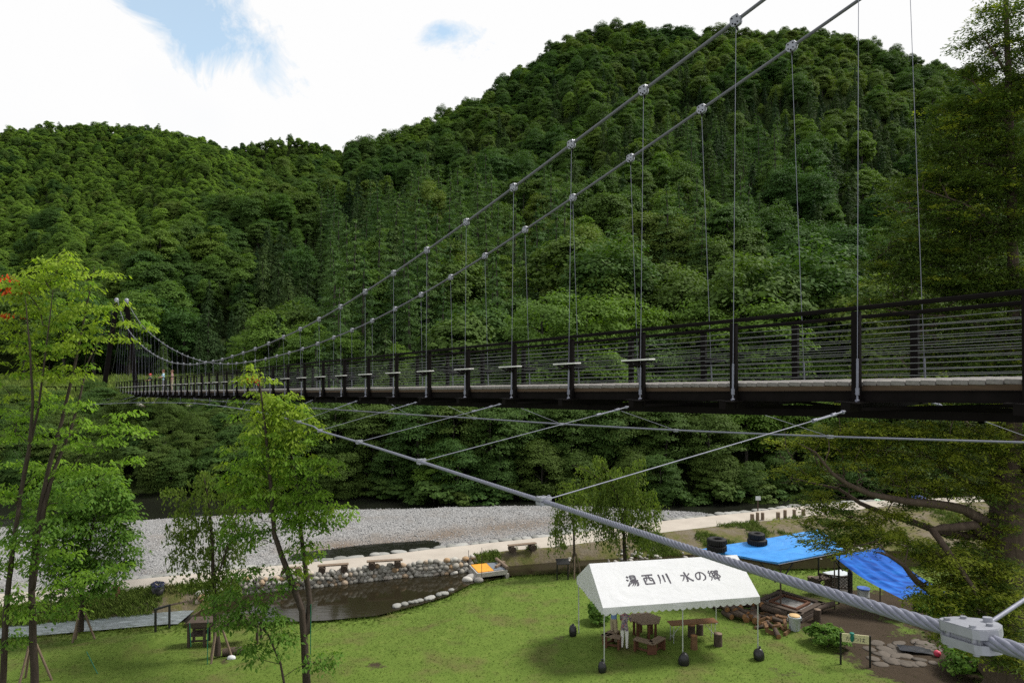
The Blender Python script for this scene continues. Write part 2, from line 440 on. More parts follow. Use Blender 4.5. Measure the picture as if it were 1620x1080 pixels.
low = lambda x: x * 0 - 12.0; mid = lambda x: x * 0 + 20.0
lawn = strip_mesh('lawn', mid, yc0, 90, M['lawn'], XS); set_attr(lawn, 'dirt', dirt_and_shade); tag(lawn, kind='structure')
fore = strip_mesh('foreground_ground', low, mid, 40, M['lawn'], XC); set_attr(fore, 'dirt', dirt_and_shade); tag(fore, kind='structure')
o = strip_mesh('stream_bed', yc0, yc1, 14, M['riverbed'], XS); tag(o, kind='structure')
o = strip_mesh('stream_bank', yc1, yN, 14, M['bank'], XS); tag(o, kind='structure')
o = strip_mesh('footpath', yN, yF, 8, M['path'], XS, .004); tag(o, kind='structure')
gb = strip_mesh('gravel_bar', yF, yR2, 46, M['gravel'], XS)
set_attr(gb, 'dirt', lambda x, y: np.exp(-((y - yF(x) - 4.2) / 1.1) ** 2) * np.clip((x + 14) / 4, 0, 1) * np.clip((8 - x) / 8, 0, 1) * (.35 + fbm(x * .8, y * .8, 14)))
tag(gb, kind='structure')
o = strip_mesh('river_bed', yR2, yB, 20, M['riverbed'], XS); tag(o, kind='structure')
# hillside: rows fan out from the far bank to the last ridge
t_ = np.linspace(0, 1, 250)
U = np.linspace(-1.45, 1.45, 420)
dd = 51 * (780 / 51.0) ** (t_ ** .95)
Xh = U[:, None] * dd[None, :]; Yh = np.repeat(dd[None, :], len(U), 0)
hs = grid_mesh('hillside', Xh, Yh, np.where(Yh < yB(Xh), -1.3, hill(Xh, Yh)), M['hill'])
set_attr(hs, 'meadow', lambda x, y: np.clip((-.30 - x / y) / .05, 0, 1) * np.clip((y - 58) / 2, 0, 1) * np.clip((106 - y) / 6, 0, 1) * np.clip(.4 + fbm(x * .3, y * .3, 4), 0, 1))
tag(hs, kind='structure')
def flat(name, xa, xb, fa, fb, z, mat, n=60):
    xs = np.linspace(xa, xb, n); X = np.repeat(xs[:, None], 3, 1); a, b = fa(xs), fb(xs)
    Y = np.stack([a, (a + b) / 2, b], 1); return tag(grid_mesh(name, X, Y, X * 0 + z, mat), kind='structure')
flat('river_water', -75, 75, lambda x: yR2(x) - .8, lambda x: yB(x) + .8, WATER, M['river'], 120)
flat('pond_water', -13.9, -2.1, lambda x: yc0(x) - .6, lambda x: yN(x) - .02, WATER, M['pond'])
flat('stream_water', -2.1, 40, lambda x: yc0(x) - .5, lambda x: yc1(x) + .3, WATER - .01, M['pond'])
flat('side_channel_water', -14.5, -2.0, lambda x: yF(x) + 1.0, lambda x: yF(x) + 5.5, -.34, M['river'])
def m_fast():
    t = NT('running stream water'); v = t.pos(); mp = t.node('ShaderNodeMapping', {'Vector': v, 'Scale': (.8, 5, 1), 'Rotation': (0, 0, .2)})
    n = t.noise(2.5, 4, .65, mp.outputs[0], .5)
    c = t.ramp(n, [(.4, (.10, .115, .12)), (.62, (.20, .23, .25)), (.75, (.50, .54, .58))])
    t.bsdf(c, .15, 0, t.bump(n, .5, .05), .6); return t.m
M['fast'] = m_fast()
flat('fast_stream_water', -40, -14.2, lambda x: yc0(x) - .4, lambda x: yc1(x) + .3, WATER - .02, M['fast'])

# ================================================================== LIGHT AND SKY
SUN_EL, SUN_AZ = math.radians(50), math.radians(72)     # azimuth from +Y towards +X
sd = bpy.data.lights.new('sun', 'SUN'); sd.energy = 3.6; sd.angle = math.radians(16); sd.color = (1.0, .955, .88)
sun = bpy.data.objects.new('sun', sd); COL.objects.link(sun)
sv = Vector((math.sin(SUN_AZ) * math.cos(SUN_EL), math.cos(SUN_AZ) * math.cos(SUN_EL), math.sin(SUN_EL)))
sun.rotation_euler = sv.to_track_quat('Z', 'Y').to_euler(); sun.location = (-30, 20, 60)
world = bpy.data.worlds.new('World'); scene.world = world; world.use_nodes = True
wt = world.node_tree; wt.nodes.clear()
class WN(NT):
    def __init__(s, tree): s.t = tree; s.n = tree.nodes; s.out = s.n.new('ShaderNodeOutputWorld')
w = WN(wt)
skyt = w.node('ShaderNodeTexSky', sky_type='NISHITA'); skyt.sun_disc = False; skyt.sun_elevation = SUN_EL; skyt.sun_rotation = SUN_AZ
skyt.altitude = 600; skyt.air_density = 1.0; skyt.dust_density = .6; skyt.ozone_density = 1.0
bgs = w.node('ShaderNodeBackground', {'Color': w.mix(1.0, skyt.outputs[0], (.80, 1.12, 1.05), 'MULTIPLY'), 'Strength': .15})
dv = w.coord('Generated')
n1 = w.noise(11.0, 10, .66, dv, .6); n2 = w.noise(1.6, 4, .5, dv)
def gap(px, py, rx, ry, ang=0.0):
    """a break in the cloud, in a compass direction and height"""
    c = ray(px, py).normalized(); rt = Vector((c.y, -c.x, 0)).normalized(); up = rt.cross(c)
    a = rt * math.cos(ang) + up * math.sin(ang); b = -rt * math.sin(ang) + up * math.cos(ang)
    outs = []
    for v, r in ((a, rx), (b, ry)):
        nd = w.node('ShaderNodeVectorMath', operation='DOT_PRODUCT'); w.link(dv, nd.inputs[0]); nd.inputs[1].default_value = v
        s0 = w.math('SUBTRACT', nd.outputs['Value'], c.dot(v)); s1 = w.math('DIVIDE', s0, r); outs.append(w.math('MULTIPLY', s1, s1))
    fr = w.node('ShaderNodeVectorMath', operation='DOT_PRODUCT'); w.link(dv, fr.inputs[0]); fr.inputs[1].default_value = c
    d = w.math('SQRT', w.math('ADD', outs[0], outs[1]))
    return w.math('ADD', w.math('SUBTRACT', 1.0, d), w.math('MULTIPLY', w.math('SUBTRACT', fr.outputs['Value'], 1.0), 4.0))
g = w.math('MAXIMUM', gap(320, 28, .13, .062, -.5), w.math('MULTIPLY', gap(705, 50, .055, .03, -.3), .5))
g = w.math('ADD', g, w.math('MULTIPLY', w.math('SUBTRACT', n1, .5), 2.6))
open_ = w.ramp(g, [(.05, (0, 0, 0)), (.55, (.62, .62, .62))])
cl = w.ramp(n2, [(.30, (.86, .90, .96)), (.55, (1.0, 1.0, 1.0))])
CLOUD = w.node('ShaderNodeBackground', {'Color': cl, 'Strength': .70})
mx = w.node('ShaderNodeMixShader'); w.link(open_, mx.inputs[0]); w.link(CLOUD.outputs[0], mx.inputs[1]); w.link(bgs.outputs[0], mx.inputs[2])
w.link(mx.outputs[0], w.out.inputs[0])
# ================================================================== FOLIAGE BUILDING
def leaf_quads(C, Nn, L, Wd, rng, fold=.12, tdir=None, tj=1.0):
    """one diamond-shaped leaf (or leaf tuft) at every centre; returns verts, faces"""
    n = len(C); Nn = Nn / np.maximum(np.linalg.norm(Nn, axis=1, keepdims=True), 1e-6)
    r = rng.normal(size=(n, 3))
    t = r * tj if tdir is None else tdir + r * tj
    t = t - Nn * (t * Nn).sum(1, keepdims=True); t /= np.maximum(np.linalg.norm(t, axis=1, keepdims=True), 1e-6)
    b = np.cross(Nn, t); L = np.broadcast_to(np.asarray(L, float), (n,))[:, None]; Wd = np.broadcast_to(np.asarray(Wd, float), (n,))[:, None]
    dn = Nn * (L * fold)
    V = np.stack([C - t * L / 2, C + b * Wd / 2 - dn + t * L * .06, C + t * L / 2 - dn * 1.6, C - b * Wd / 2 - dn + t * L * .06], 1).reshape(-1, 3)
    Fq = np.arange(n * 4).reshape(n, 4); return V, Fq
def sph(n, rng):
    v = rng.normal(size=(n, 3)); return v / np.linalg.norm(v, axis=1, keepdims=True)
def crown_broad(seed, rx=3.3, rz=3.9, cz=6.6, clumps=60, per=72, ls=.36, tier=.5, low=-.75):
    rng = np.random.default_rng(seed); CC = []; NN = []
    k = 0
    lob = sph(7, rng); lw = rng.uniform(.75, 1.18, 7)
    while k < clumps:
        d = sph(1, rng)[0]
        if d[2] < low: continue
        m = 1 + .28 * sum(w_ * max(0, float(d @ l)) ** 4 - .25 for l, w_ in zip(lob, lw)) / 1.4
        r = rng.uniform(.55, 1.0) ** .5 * m
        c = np.array([d[0] * rx * r, d[1] * rx * r, cz + d[2] * rz * r])
        cr = rng.uniform(.75, 1.35) * rx / 3.3
        q = sph(per, rng); rr = rng.uniform(.55, 1, (per, 1)) ** .6
        q[:, 2] = np.where(q[:, 2] < -.2, -q[:, 2] * .5, q[:, 2])
        P = c + q * rr * np.array([cr, cr, cr * tier]); CC.append(P)
        NN.append(q * .7 + d * .35 + np.array([0, 0, .75]) + rng.normal(size=(per, 3)) * .35); k += 1
    C = np.concatenate(CC); Nn = np.concatenate(NN); s = rng.uniform(.7, 1.3, len(C)) * ls
    return leaf_quads(C, Nn, s, s * .62, rng)
def crown_cone(seed, h=14.0, r=2.3, base=2.5, tiers=26, per=11, lv=17, ls=.36, droop=.5, ragged=.25, thin=.5):
    rng = np.random.default_rng(seed); CC = []; NN = []; TT = []
    for i in range(tiers):
        f = i / (tiers - 1); z = base + (h - base) * f ** .92
        R = r * (1 - f) ** .8 * (1 if f > .12 else .65 + f * 3) + .15
        m = max(4, int(per * (1 - f * .6))); a0 = rng.uniform(0, 6.3)
        for k in range(m):
            a = a0 + 2 * PI * k / m + rng.normal() * .15; Rr = R * rng.uniform(1 - ragged, 1 + ragged); z = base + (h - base) * f ** .92 + rng.normal() * .28
            d = np.array([math.cos(a), math.sin(a), 0]); side = np.array([-d[1], d[0], 0])
            s = rng.uniform(.25, 1, lv)[:, None]
            P = d * Rr * s + side * rng.normal(size=(lv, 1)) * .20 * R * s + np.array([0, 0, z]) + np.array([0, 0, -1]) * (droop * R * s ** 1.6) + rng.normal(size=(lv, 3)) * .09
            CC.append(P); NN.append(np.array([0, 0, 1.0]) + d * .45 + rng.normal(size=(lv, 3)) * .4); TT.append(np.repeat((d + np.array([0, 0, -droop]))[None], lv, 0))
    C = np.concatenate(CC); Nn = np.concatenate(NN); T = np.concatenate(TT); s = rng.uniform(.7, 1.3, len(C)) * ls
    return leaf_quads(C, Nn, s, s * thin, rng, .1, T, .5)
def trunk_mb(h, r, seed, limbs=8, spread=2.2, lo=.35):
    q = random.Random(seed); m = MB(); pts = [Vector((0, 0, -.6))]; x = y = 0
    for i in range(1, 8):
        x += q.uniform(-.12, .12); y += q.uniform(-.12, .12); pts.append(Vector((x, y, h * i / 7)))
    m.tube(pts, [r * (1.15 - .95 * i / 7) for i in range(8)], 7)
    for k in range(limbs):
        f = lo + (1 - lo) * k / limbs; i = int(f * 7); p = pts[i].lerp(pts[min(i + 1, 7)], f * 7 - i); a = k * 2.4 + q.uniform(-.4, .4); L = spread * q.uniform(.6, 1.1) * (1.1 - f * .6)
        e = p + Vector((math.cos(a) * L, math.sin(a) * L, L * q.uniform(.35, .8)))
        m.tube([p, p.lerp(e, .5) + Vector((0, 0, L * .08)), e], [r * .42 * (1.1 - f * .6), r * .28 * (1.1 - f * .6), r * .08], 5)
    return m

M['lf_forest'] = leaf_mat('forest broad leaves', (.034, .078, .014), (.074, .138, .024), (.120, .165, .030), .30, .45, (.022, (.042, .094, .020)))
M['lf_bright'] = leaf_mat('fresh broad leaves', (.070, .140, .016), (.125, .205, .028), (.09, .16, .03), .36, .5)
M['lf_bank'] = leaf_mat('riverside leaves', (.024, .062, .013), (.060, .120, .024), (.07, .11, .02), .28, .5)  # leaf colour lowered to paint the deep shadow along the far bank
M['lf_cedar'] = leaf_mat('cedar needles', (.011, .032, .011), (.026, .060, .017), (.075, .120, .032), .16, .42)
M['lf_larch'] = leaf_mat('larch needles', (.030, .074, .020), (.058, .116, .032), (.085, .150, .04), .27, .5)

PROTO = {}      # kind -> list of (crown mesh, trunk mesh)
def proto(kind, name, VF, tm, leafm, barkm):
    cm = mesh_np(name + '_crown', VF[0], VF[1], leafm)
    tmo = bpy.data.meshes.new(name + '_trunk'); tmo.from_pydata(tm.v, [], tm.f); tmo.materials.append(barkm); tmo.polygons.foreach_set('use_smooth', tm.sm); tmo.update()
    PROTO.setdefault(kind, []).append((cm, tmo))
for s_ in range(6):
    proto('broadleaf', 'broadleaf', crown_broad(100 + s_, 3.2 + .25 * s_, 4.2 + .3 * (s_ % 2), 5.4, 84, 120, .32, .72, -.9), trunk_mb(8.2, .2, s_), M['lf_forest'], M['bark_grey'])
M['lf_beech'] = leaf_mat('pale beech leaves', (.075, .145, .020), (.130, .205, .036), (.105, .165, .026), .34, .5, (.03, (.065, .130, .022)))  # paler crowns; on the left hill they also paint sunlight
for s_ in range(2):
    proto('beech', 'beech', crown_broad(110 + s_, 3.4, 4.2, 5.4, 84, 120, .32, .7, -.9), trunk_mb(8.2, .2, 60 + s_), M['lf_beech'], M['bark_grey'])
M['lf_far'] = leaf_mat('yellow green far leaves', (.135, .230, .036), (.20, .295, .058), (.085, .155, .03), .5, .42, None)  # leaf colour lightened to paint sunlight onto the left hill
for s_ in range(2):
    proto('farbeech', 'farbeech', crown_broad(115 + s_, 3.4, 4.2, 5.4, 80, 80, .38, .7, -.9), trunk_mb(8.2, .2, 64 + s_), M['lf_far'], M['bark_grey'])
for s_ in range(2):
    proto('bright', 'bright', crown_broad(120 + s_, 3.4, 4.1, 5.6, 95, 160, .225, .6, -.85), trunk_mb(8.2, .2, 10 + s_), M['lf_bright'], M['bark_grey'])
for s_ in range(3):
    proto('bank', 'bank', crown_broad(140 + s_, 3.5, 4.3, 5.2, 110, 150, .205, .5, -.97), trunk_mb(8.5, .17, 20 + s_, 10, 2.6, .15), M['lf_bank'], M['bark_grey'])
for s_ in range(3):
    proto('cedar', 'cedar', crown_cone(160 + s_, 9.5 + s_, 2.5 + .2 * s_, 1.2, 17, 11, 44, .30, .55, .35, .5), trunk_mb(9.3, .2, 30 + s_, 0), M['lf_cedar'], M['bark_grey'])
for s_ in range(2):
    proto('larch', 'larch', crown_cone(170 + s_, 14.0, 3.3, 1.6, 18, 10, 46, .27, .2, .45, .42), trunk_mb(14, .2, 40 + s_, 0), M['lf_larch'], M['bark_grey'])
for s_ in range(2):
    proto('shrub', 'shrub', crown_broad(180 + s_, 1.7, 1.5, 1.2, 30, 80, .26, .4, -.3), trunk_mb(1.8, .06, 50 + s_, 6, 1.0, .1), M['lf_bank'], M['bark_grey'])

def to_px(x, y, z):
    c, s = math.cos(PITCH), math.sin(PITCH); zz = z - CAM_Z; Y = y * c + zz * s; Z = -y * s + zz * c
    return 810 + F * x / Y, 540 - F * Z / Y

# ------------------------------------------------------------------ where the trees stand
TREES = []        # kind, variant, x, y, z, scale, rot, role
def put(kind, x, y, sc, role=None, dz=0.0): TREES.append([kind, NR.integers(0, len(PROTO[kind])), x, y, gz(x, y) + dz, sc, NR.uniform(0, 6.28), role])
def put_px(kind, px, depth, top_py, width_m=None, role=None):
    """a tree standing in the direction px at a distance, tall enough to reach top_py"""
    p = WD(px, 550, depth); z = gz(p.x, depth); top = WD(px, top_py, depth).z
    hs_ = {'broadleaf': 10.3, 'bright': 10.2, 'bank': 10.0, 'cedar': 10.5, 'larch': 14.6, 'shrub': 2.9}[kind]
    put(kind, p.x, depth, max(.3, (top - z) / hs_), role)
# light green trees just beyond the bridge
for a in [('bright', 432, 84, 478), ('bright', 500, 82, 497), ('bright', 388, 88, 520), ('bright', 470, 80, 520), ('bright', 860, 64, 452), ('bright', 925, 63, 446), ('bright', 985, 66, 462), ('bright', 800, 68, 488),
          ('bright', 1040, 64, 500), ('bright', 545, 80, 520), ('bright', 1120, 66, 455), ('broadleaf', 1180, 68, 400), ('broadleaf', 1260, 70, 380), ('broadleaf', 1080, 72, 420), ('broadleaf', 1330, 66, 430), ('bright', 740, 70, 520),
          ('broadleaf', 960, 76, 370), ('broadleaf', 900, 82, 345), ('bright', 1210, 62, 470), ('broadleaf', 1400, 64, 430), ('bright', 620, 74, 540), ('bright', 205, 104, 445), ('broadleaf', 150, 102, 470), ('bright', 100, 98, 480), ('broadleaf', 40, 104, 460)]:
    put_px(*a, role='beyond the bridge')
for px, d, ty in [(560, 96, 345), (600, 100, 335), (640, 92, 352), (690, 96, 330), (730, 100, 318), (770, 95, 322), (815, 98, 312), (850, 94, 325), (880, 98, 330), (575, 86, 400), (660, 86, 395), (710, 88, 380), (620, 84, 440), (780, 84, 395), (530, 92, 385), (835, 84, 400)]:
    put_px('larch', px, d, ty, role='larch')
# crowns hanging over the far bank of the river
x = -22.0
while x < 36:
    for row, (dy, sc) in enumerate([(.9, .58), (3.8, .84), (7.6, .95)]):
        xx = x + rnd.uniform(-.9, .9) + row * 1.3; y = float(yB(np.array([xx]))[0]) + dy + rnd.uniform(-.6, .6)
        if xx / y < -.40: continue
        put('bank' if rnd.random() < .8 else 'bright', xx, y, sc * rnd.uniform(.85, 1.12), 'bank', -.8 if row == 0 else -.4)
    x += 3.1
x = -22.0
while x < 36:
    y = float(yB(np.array([x]))[0]) + rnd.uniform(.2, 1.2)
    if x / y > -.36: put('shrub', x + rnd.uniform(-.4, .4), y, rnd.uniform(.7, 1.2), 'edge', -.3)
    x += 1.5
# bushes on the slope under the left terrace
for i in range(340):
    px = rnd.uniform(-60, 470); y = rnd.uniform(55.2, 75.0); xx = (px - 810) / F * y
    if px < 330 and y > 72.5 and rnd.random() < .5: continue
    put('bank' if rnd.random() < .45 else 'shrub', xx, y, rnd.uniform(.30, .42) if i % 2 else rnd.uniform(.42, .55), 'slope', -.3)
    if TREES[-1][0] == 'shrub': TREES[-1][5] = rnd.uniform(.8, 1.35)
# the wooded hills
def grow_wood(d0, d1, step, u0, u1, zone):
    y = d0
    while y < d1:
        st = step * (1.12 - .30 * min(1, max(0, (y - 80) / 130)) + max(0, y - 300) / 1800)
        n = int((u1 - u0) * y / st)
        for i in range(n):
            u = u0 + (u1 - u0) * (i + rnd.random()) / n; yy = y + rnd.uniform(-.5, .5) * st; xx = u * yy
            zone(xx, yy, u, st)
        y += st * .93
def place(xx, yy, u, st):
    k = min(1, max(0, (-.30 - u) / .10))
    if yy < 63 + 41 * k: return
    dR = float(np.interp(u, SKYp[0], SKYp[2]))
    if yy > dR + 10 and yy < 185: return
    if u > -.36 and yy > dR + 9: return
    z = gz(xx, yy)
    if z < 1 and yy > 100: return
    px, py = to_px(xx, yy, z + 8)
    if py > 640: return
    r = rnd.random(); n = float(fbm(np.array([xx * .03]), np.array([yy * .03]), 8)[0])
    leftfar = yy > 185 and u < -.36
    pc = .10
    if leftfar: pc = 0
    elif yy > dR - 45: pc = 0
    elif 100 < px < 720 and py > 228: pc = (.92 if px < 520 and py < 430 else .80) if n > .33 else .5
    elif 1080 < px < 1500 and 120 < py < 340: pc = .85 if n > .36 else .4
    elif 620 < px < 1100 and py < 330: pc = .55 if n > .42 else .12
    pl = .45 if (500 < px < 900 and 300 < py < 560) else (.25 if (1050 < px < 1250 and 180 < py < 420) else 0)
    kind = 'larch' if r < pl else ('cedar' if r < pl + pc * (1 - pl) else 'broadleaf')
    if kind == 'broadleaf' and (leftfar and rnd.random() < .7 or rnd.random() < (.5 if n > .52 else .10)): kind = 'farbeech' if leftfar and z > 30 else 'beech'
    sc = (.55 + 1.0 * rnd.random() ** 1.7) * (st / 4.6)
    if kind == 'cedar': sc *= .85
    put(kind, xx, yy, sc, 'far' if leftfar else 'hill', -.5)
grow_wood(63, 345, 3.7, -.86, .86, place)
def place_far(xx, yy, u, st):
    if u > -.16: return
    dR = np.interp(u, LEFTp[0], LEFTp[2]); dB = np.interp(u, BACKp[0], BACKp[2])
    z = gz(xx, yy); px, py = to_px(xx, yy, z + 8)
    onback = yy > dR + 12
    if onback and (u < -.46 or yy < 470 or yy > dB + 12): return
    if py > 470 or z < 5: return
    r = rnd.random(); put('farbeech' if r < (.72 if not onback else .4) and z > 22 else ('beech' if r < .85 else 'broadleaf'), xx, yy, rnd.uniform(.6, 1.25) * (st / 5.4), 'far', -.5)  # left hill gets the lightened crowns, sunlight painted by leaf colour
grow_wood(260, 670, 4.3, -.86, -.14, place_far)

near_t = [t for t in TREES if t[7] not in ('far',) and -.80 < t[2] / t[3] < .80]
def size_key(t): return t[5] * (1 if t[0] != 'shrub' else .3) / t[3]
named = sorted([t for t in near_t if t[7] in ('beyond the bridge', 'larch')], key=size_key, reverse=True)
rest_ = sorted([t for t in near_t if t[7] not in ('beyond the bridge', 'larch')], key=size_key, reverse=True)
IND = named + rest_[:300 - len(named)]
ids = set(id(t) for t in IND)
STUFF = [t for t in TREES if id(t) not in ids]
LBL = {'broadleaf': ('broadleaf_tree', 'dark green broadleaf tree in the close wood on the slope behind the bridge', 'tree', 'broadleaf trees of the hillside wood'),
       'beech': ('pale_tree', 'paler green rounded tree among the darker hillside trees behind the bridge', 'tree', 'paler trees of the hillside wood'),
       'bright': ('light_green_tree', 'fresh light green broadleaf tree standing out against the darker wood', 'tree', 'light green trees beyond the bridge'),
       'bank': ('riverside_tree', 'tree with tiered leafy boughs overhanging the far bank of the dark river', 'tree', 'trees along the far river bank'),
       'cedar': ('cedar_tree', 'narrow dark cedar in the plantation on the lower hillside', 'conifer', 'cedars of the hillside plantation'),
       'larch': ('larch_tree', 'feathery mid green larch in the clump behind the suspension cables', 'conifer', 'larches behind the cables'),
       'shrub': ('shrub', 'low rounded bush on the green slope under the far terrace', 'shrub', 'bushes on the far slope')}
for t in IND:
    nm, lb, ct, gp = LBL[t[0]]
    if t[7] == 'slope' and t[0] == 'bank': nm, lb, gp = 'bushy_tree', 'small bushy tree on the green slope under the far terrace', 'bushy trees on the far slope'
    o = thing(nm, lb, ct, (t[2], t[3], t[4]), t[6], gp); o.scale = (t[5],) * 3
    cm, tm = PROTO[t[0]][t[1]]
    new_obj('trunk', tm, o); new_obj('crown', cm, o)

def scatter(name, label, pts, protos, host_mat=None, kind='stuff', vary=.22):
    """one object: many pieces set out by geometry nodes. pts rows: x y z scale rot idx"""
    A = np.asarray(pts, dtype=np.float32)
    me = bpy.data.meshes.new(name); me.vertices.add(len(A)); me.vertices.foreach_set('co', A[:, :3].ravel())
    for an, col in (('scl', 3), ('rot', 4)):
        at = me.attributes.new(an, 'FLOAT', 'POINT'); at.data.foreach_set('value', A[:, col].copy())
    sv_ = me.attributes.new('vscl', 'FLOAT_VECTOR', 'POINT'); k_ = np.random.default_rng(len(A)).uniform(1 - vary, 1 + vary, (len(A), 3)).astype(np.float32); k_[:, 1] = k_[:, 0]; sv_.data.foreach_set('vector', (A[:, 3:4] * k_).astype(np.float32).ravel())
    at = me.attributes.new('idx', 'INT', 'POINT'); at.data.foreach_set('value', A[:, 5].astype(np.int32))
    o = new_obj(name, me); tag(o, label, None, None, kind)
    ng = bpy.data.node_groups.new(name + ' nodes', 'GeometryNodeTree')
    ng.interface.new_socket('Geometry', in_out='INPUT', socket_type='NodeSocketGeometry'); ng.interface.new_socket('Geometry', in_out='OUTPUT', socket_type='NodeSocketGeometry')
    N = ng.nodes; gi = N.new('NodeGroupInput'); go = N.new('NodeGroupOutput')
    coll = bpy.data.collections.new(name + ' pieces')
    for i, ml in enumerate(protos):
        po = bpy.data.objects.new('%s piece %02d' % (name, i), ml); coll.objects.link(po)
    ci = N.new('GeometryNodeCollectionInfo'); ci.inputs['Collection'].default_value = coll; ci.inputs['Separate Children'].default_value = True; ci.inputs['Reset Children'].default_value = True
    ip = N.new('GeometryNodeInstanceOnPoints'); ip.inputs['Pick Instance'].default_value = True
    def attr(nm, dt):
        nd = N.new('GeometryNodeInputNamedAttribute'); nd.data_type = dt; nd.inputs['Name'].default_value = nm; return [s for s in nd.outputs if s.enabled][0]
    L = ng.links; L.new(gi.outputs[0], ip.inputs['Points']); L.new(ci.outputs[0], ip.inputs['Instance']); L.new(attr('idx', 'INT'), ip.inputs['Instance Index'])
    cx = N.new('ShaderNodeCombineXYZ'); L.new(attr('rot', 'FLOAT'), cx.inputs[2]); L.new(cx.outputs[0], ip.inputs['Rotation']); L.new(attr('vscl', 'FLOAT_VECTOR'), ip.inputs['Scale'])
    L.new(ip.outputs[0], go.inputs[0])
    md = o.modifiers.new('scatter', 'NODES'); md.node_group = ng
    return o
def joined(cm, tm, leafm, barkm):
    """crown and trunk as one piece for the mass of far trees"""
    V = []; 
    def arr(me):
        n = len(me.vertices); co = np.empty(n * 3, np.float32); me.vertices.foreach_get('co', co); return co.reshape(-1, 3)
    V1, V2 = arr(cm), arr(tm)
    fs = [tuple(p.vertices) for p in cm.polygons] + [tuple(i + len(V1) for i in p.vertices) for p in tm.polygons]
    me = bpy.data.meshes.new('piece'); me.from_pydata(np.concatenate([V1, V2]).tolist(), [], fs); me.materials.append(leafm); me.materials.append(barkm)
    mi = np.zeros(len(fs), np.int32); mi[len(cm.polygons):] = 1; me.polygons.foreach_set('material_index', mi); me.update(); return me
pieces = []; base_ix = {}
for k in PROTO:
    base_ix[k] = len(pieces)
    for cm, tm in PROTO[k]: pieces.append(joined(cm, tm, cm.materials[0], tm.materials[0]))
rows = [(t[2], t[3], t[4], t[5], t[6], base_ix[t[0]] + int(t[1])) for t in STUFF]
scatter('forest', 'mass of trees covering the far hillsides', rows, pieces)
print('trees', len(TREES), 'individual', len(IND), 'mass', len(rows))
# ================================================================== SUSPENSION BRIDGE
P1 = Vector((5.0589, 9.9750, CAM_Z - .4892)); DH = Vector((-.59449, .80411, 0)); ANG = math.atan2(DH.y, DH.x)
DH = Vector((math.cos(ANG), math.sin(ANG), 0)); NV = Vector((DH.y, -DH.x, 0)); SLOPE = -.05357; S = 2.085; DW = 1.77; MID = DW / 2
def L(t, o, h): return Vector((t, -o, SLOPE * t + h))                        # bridge frame: along, across (away from camera), up
def BW(t, o, h): return P1 + DH * t + NV * o + Vector((0, 0, SLOPE * t + h)) # the same point in the world
bridge = thing('suspension_bridge', 'long dark steel suspension footbridge with plank deck and pale cables crossing the valley', 'bridge', P1, ANG)
T0, T1 = -8.4, 86.6
STN = [(n, (n - 1) * S) for n in range(-2, 42)]
m = MB(); t = T0; k = 0
while t < T1:
    m.box(L(t + .095, MID, -.032 + rnd.uniform(-.004, .003)), (.185, DW + rnd.uniform(-.015, .015), .064), None, .006); t += .194; k += 1
m.build('deck', M['plank'], bridge)
def beam(name, o, h0, h1, w, mat, lips=0.0, t0=T0, t1=T1):
    m = MB(); m.bar(L(t0, o, (h0 + h1) / 2), L(t1, o, (h0 + h1) / 2), w, h1 - h0)
    if lips:
        for h in (h0 + .006, h1 - .006): m.bar(L(t0, o, h), L(t1, o, h), w + lips, .013)
    return m.build(name, mat, bridge)
for o in (.05, DW - .05): beam('joist', o, -.138, -.066, .09, M['joist'])
for o in (.02, DW - .02): beam('side_girder', o, -.30, -.14, .05, M['steel_dark'], .05)
for o in (.42, DW - .42): beam('bottom_chord', o, -.56, -.44, .12, M['steel_dark'])
m = MB(); m.box((0, -MID, -.365), (.13, DW + .75, .12)); 
for sgn in (-1, 1): m.box((0, -MID + sgn * (MID + .2), -.295), (.34, .34, .018)); m.box((.0, -MID + sgn * (MID + .1), -.36), (.2, .03, .11))
cb = m.build('cross_beam', M['steel_dark'], bridge); cbm = cb.data
m = MB(); m.box((0, 0, .37), (.115, .09, 1.30), None, .008); m.box((0, 0, -.277), (.22, .2, .014))
for dx in (-.08, .08):
    for dy in (-.07, .07): m.tube([(dx, dy, -.272), (dx, dy, -.245)], .011, 6)
post0 = m.build('railing_post', M['steel_dark'], bridge); pm = post0.data
first = True
for n, t in STN:
    for side, o in ((0, -.055), (1, DW + .055)):
        q = post0 if first else new_obj('railing_post', pm, bridge)
        q.location = L(t, o, 0); first = False
    q = cb if n == -2 else new_obj('cross_beam', cbm, bridge)
    q.location = (t, 0, SLOPE * t)
for n, t in STN[:-1]:                         # wind bracing in plan under the deck
    if n % 2: continue
m = MB()
for n, t in STN[:-1]:
    a, b = (-.1, DW + .1) if n % 2 else (DW + .1, -.1)
    m.bar(L(t, a, -.40), L(t + S, b, -.40), .05, .05)
m.build('diagonal_brace', M['steel_dark'], bridge)
for o, oi in ((-.055, .02), (DW + .055, DW - .02)):
    m = MB(); m.bar(L(T0, o, 1.062), L(T1, o, 1.062), .10, .062, bev=.01); m.build('handrail', M['steel_dark'], bridge)
    for k in range(10):
        h = .075 + .083 * k + (.02 if k > 6 else 0)
        pts = []
        for n, t in STN:
            pts += [L(t, o * .6 + oi * .4, h + .003 * math.sin(k * 7 + n)), L(t + S * .5, o * .6 + oi * .4, h - .006 - .004 * math.sin(k * 3 + n * 5))]
        m = MB(); m.tube(pts[:-1], .0062, 5); m.build('railing_wire', M['wire'], bridge)
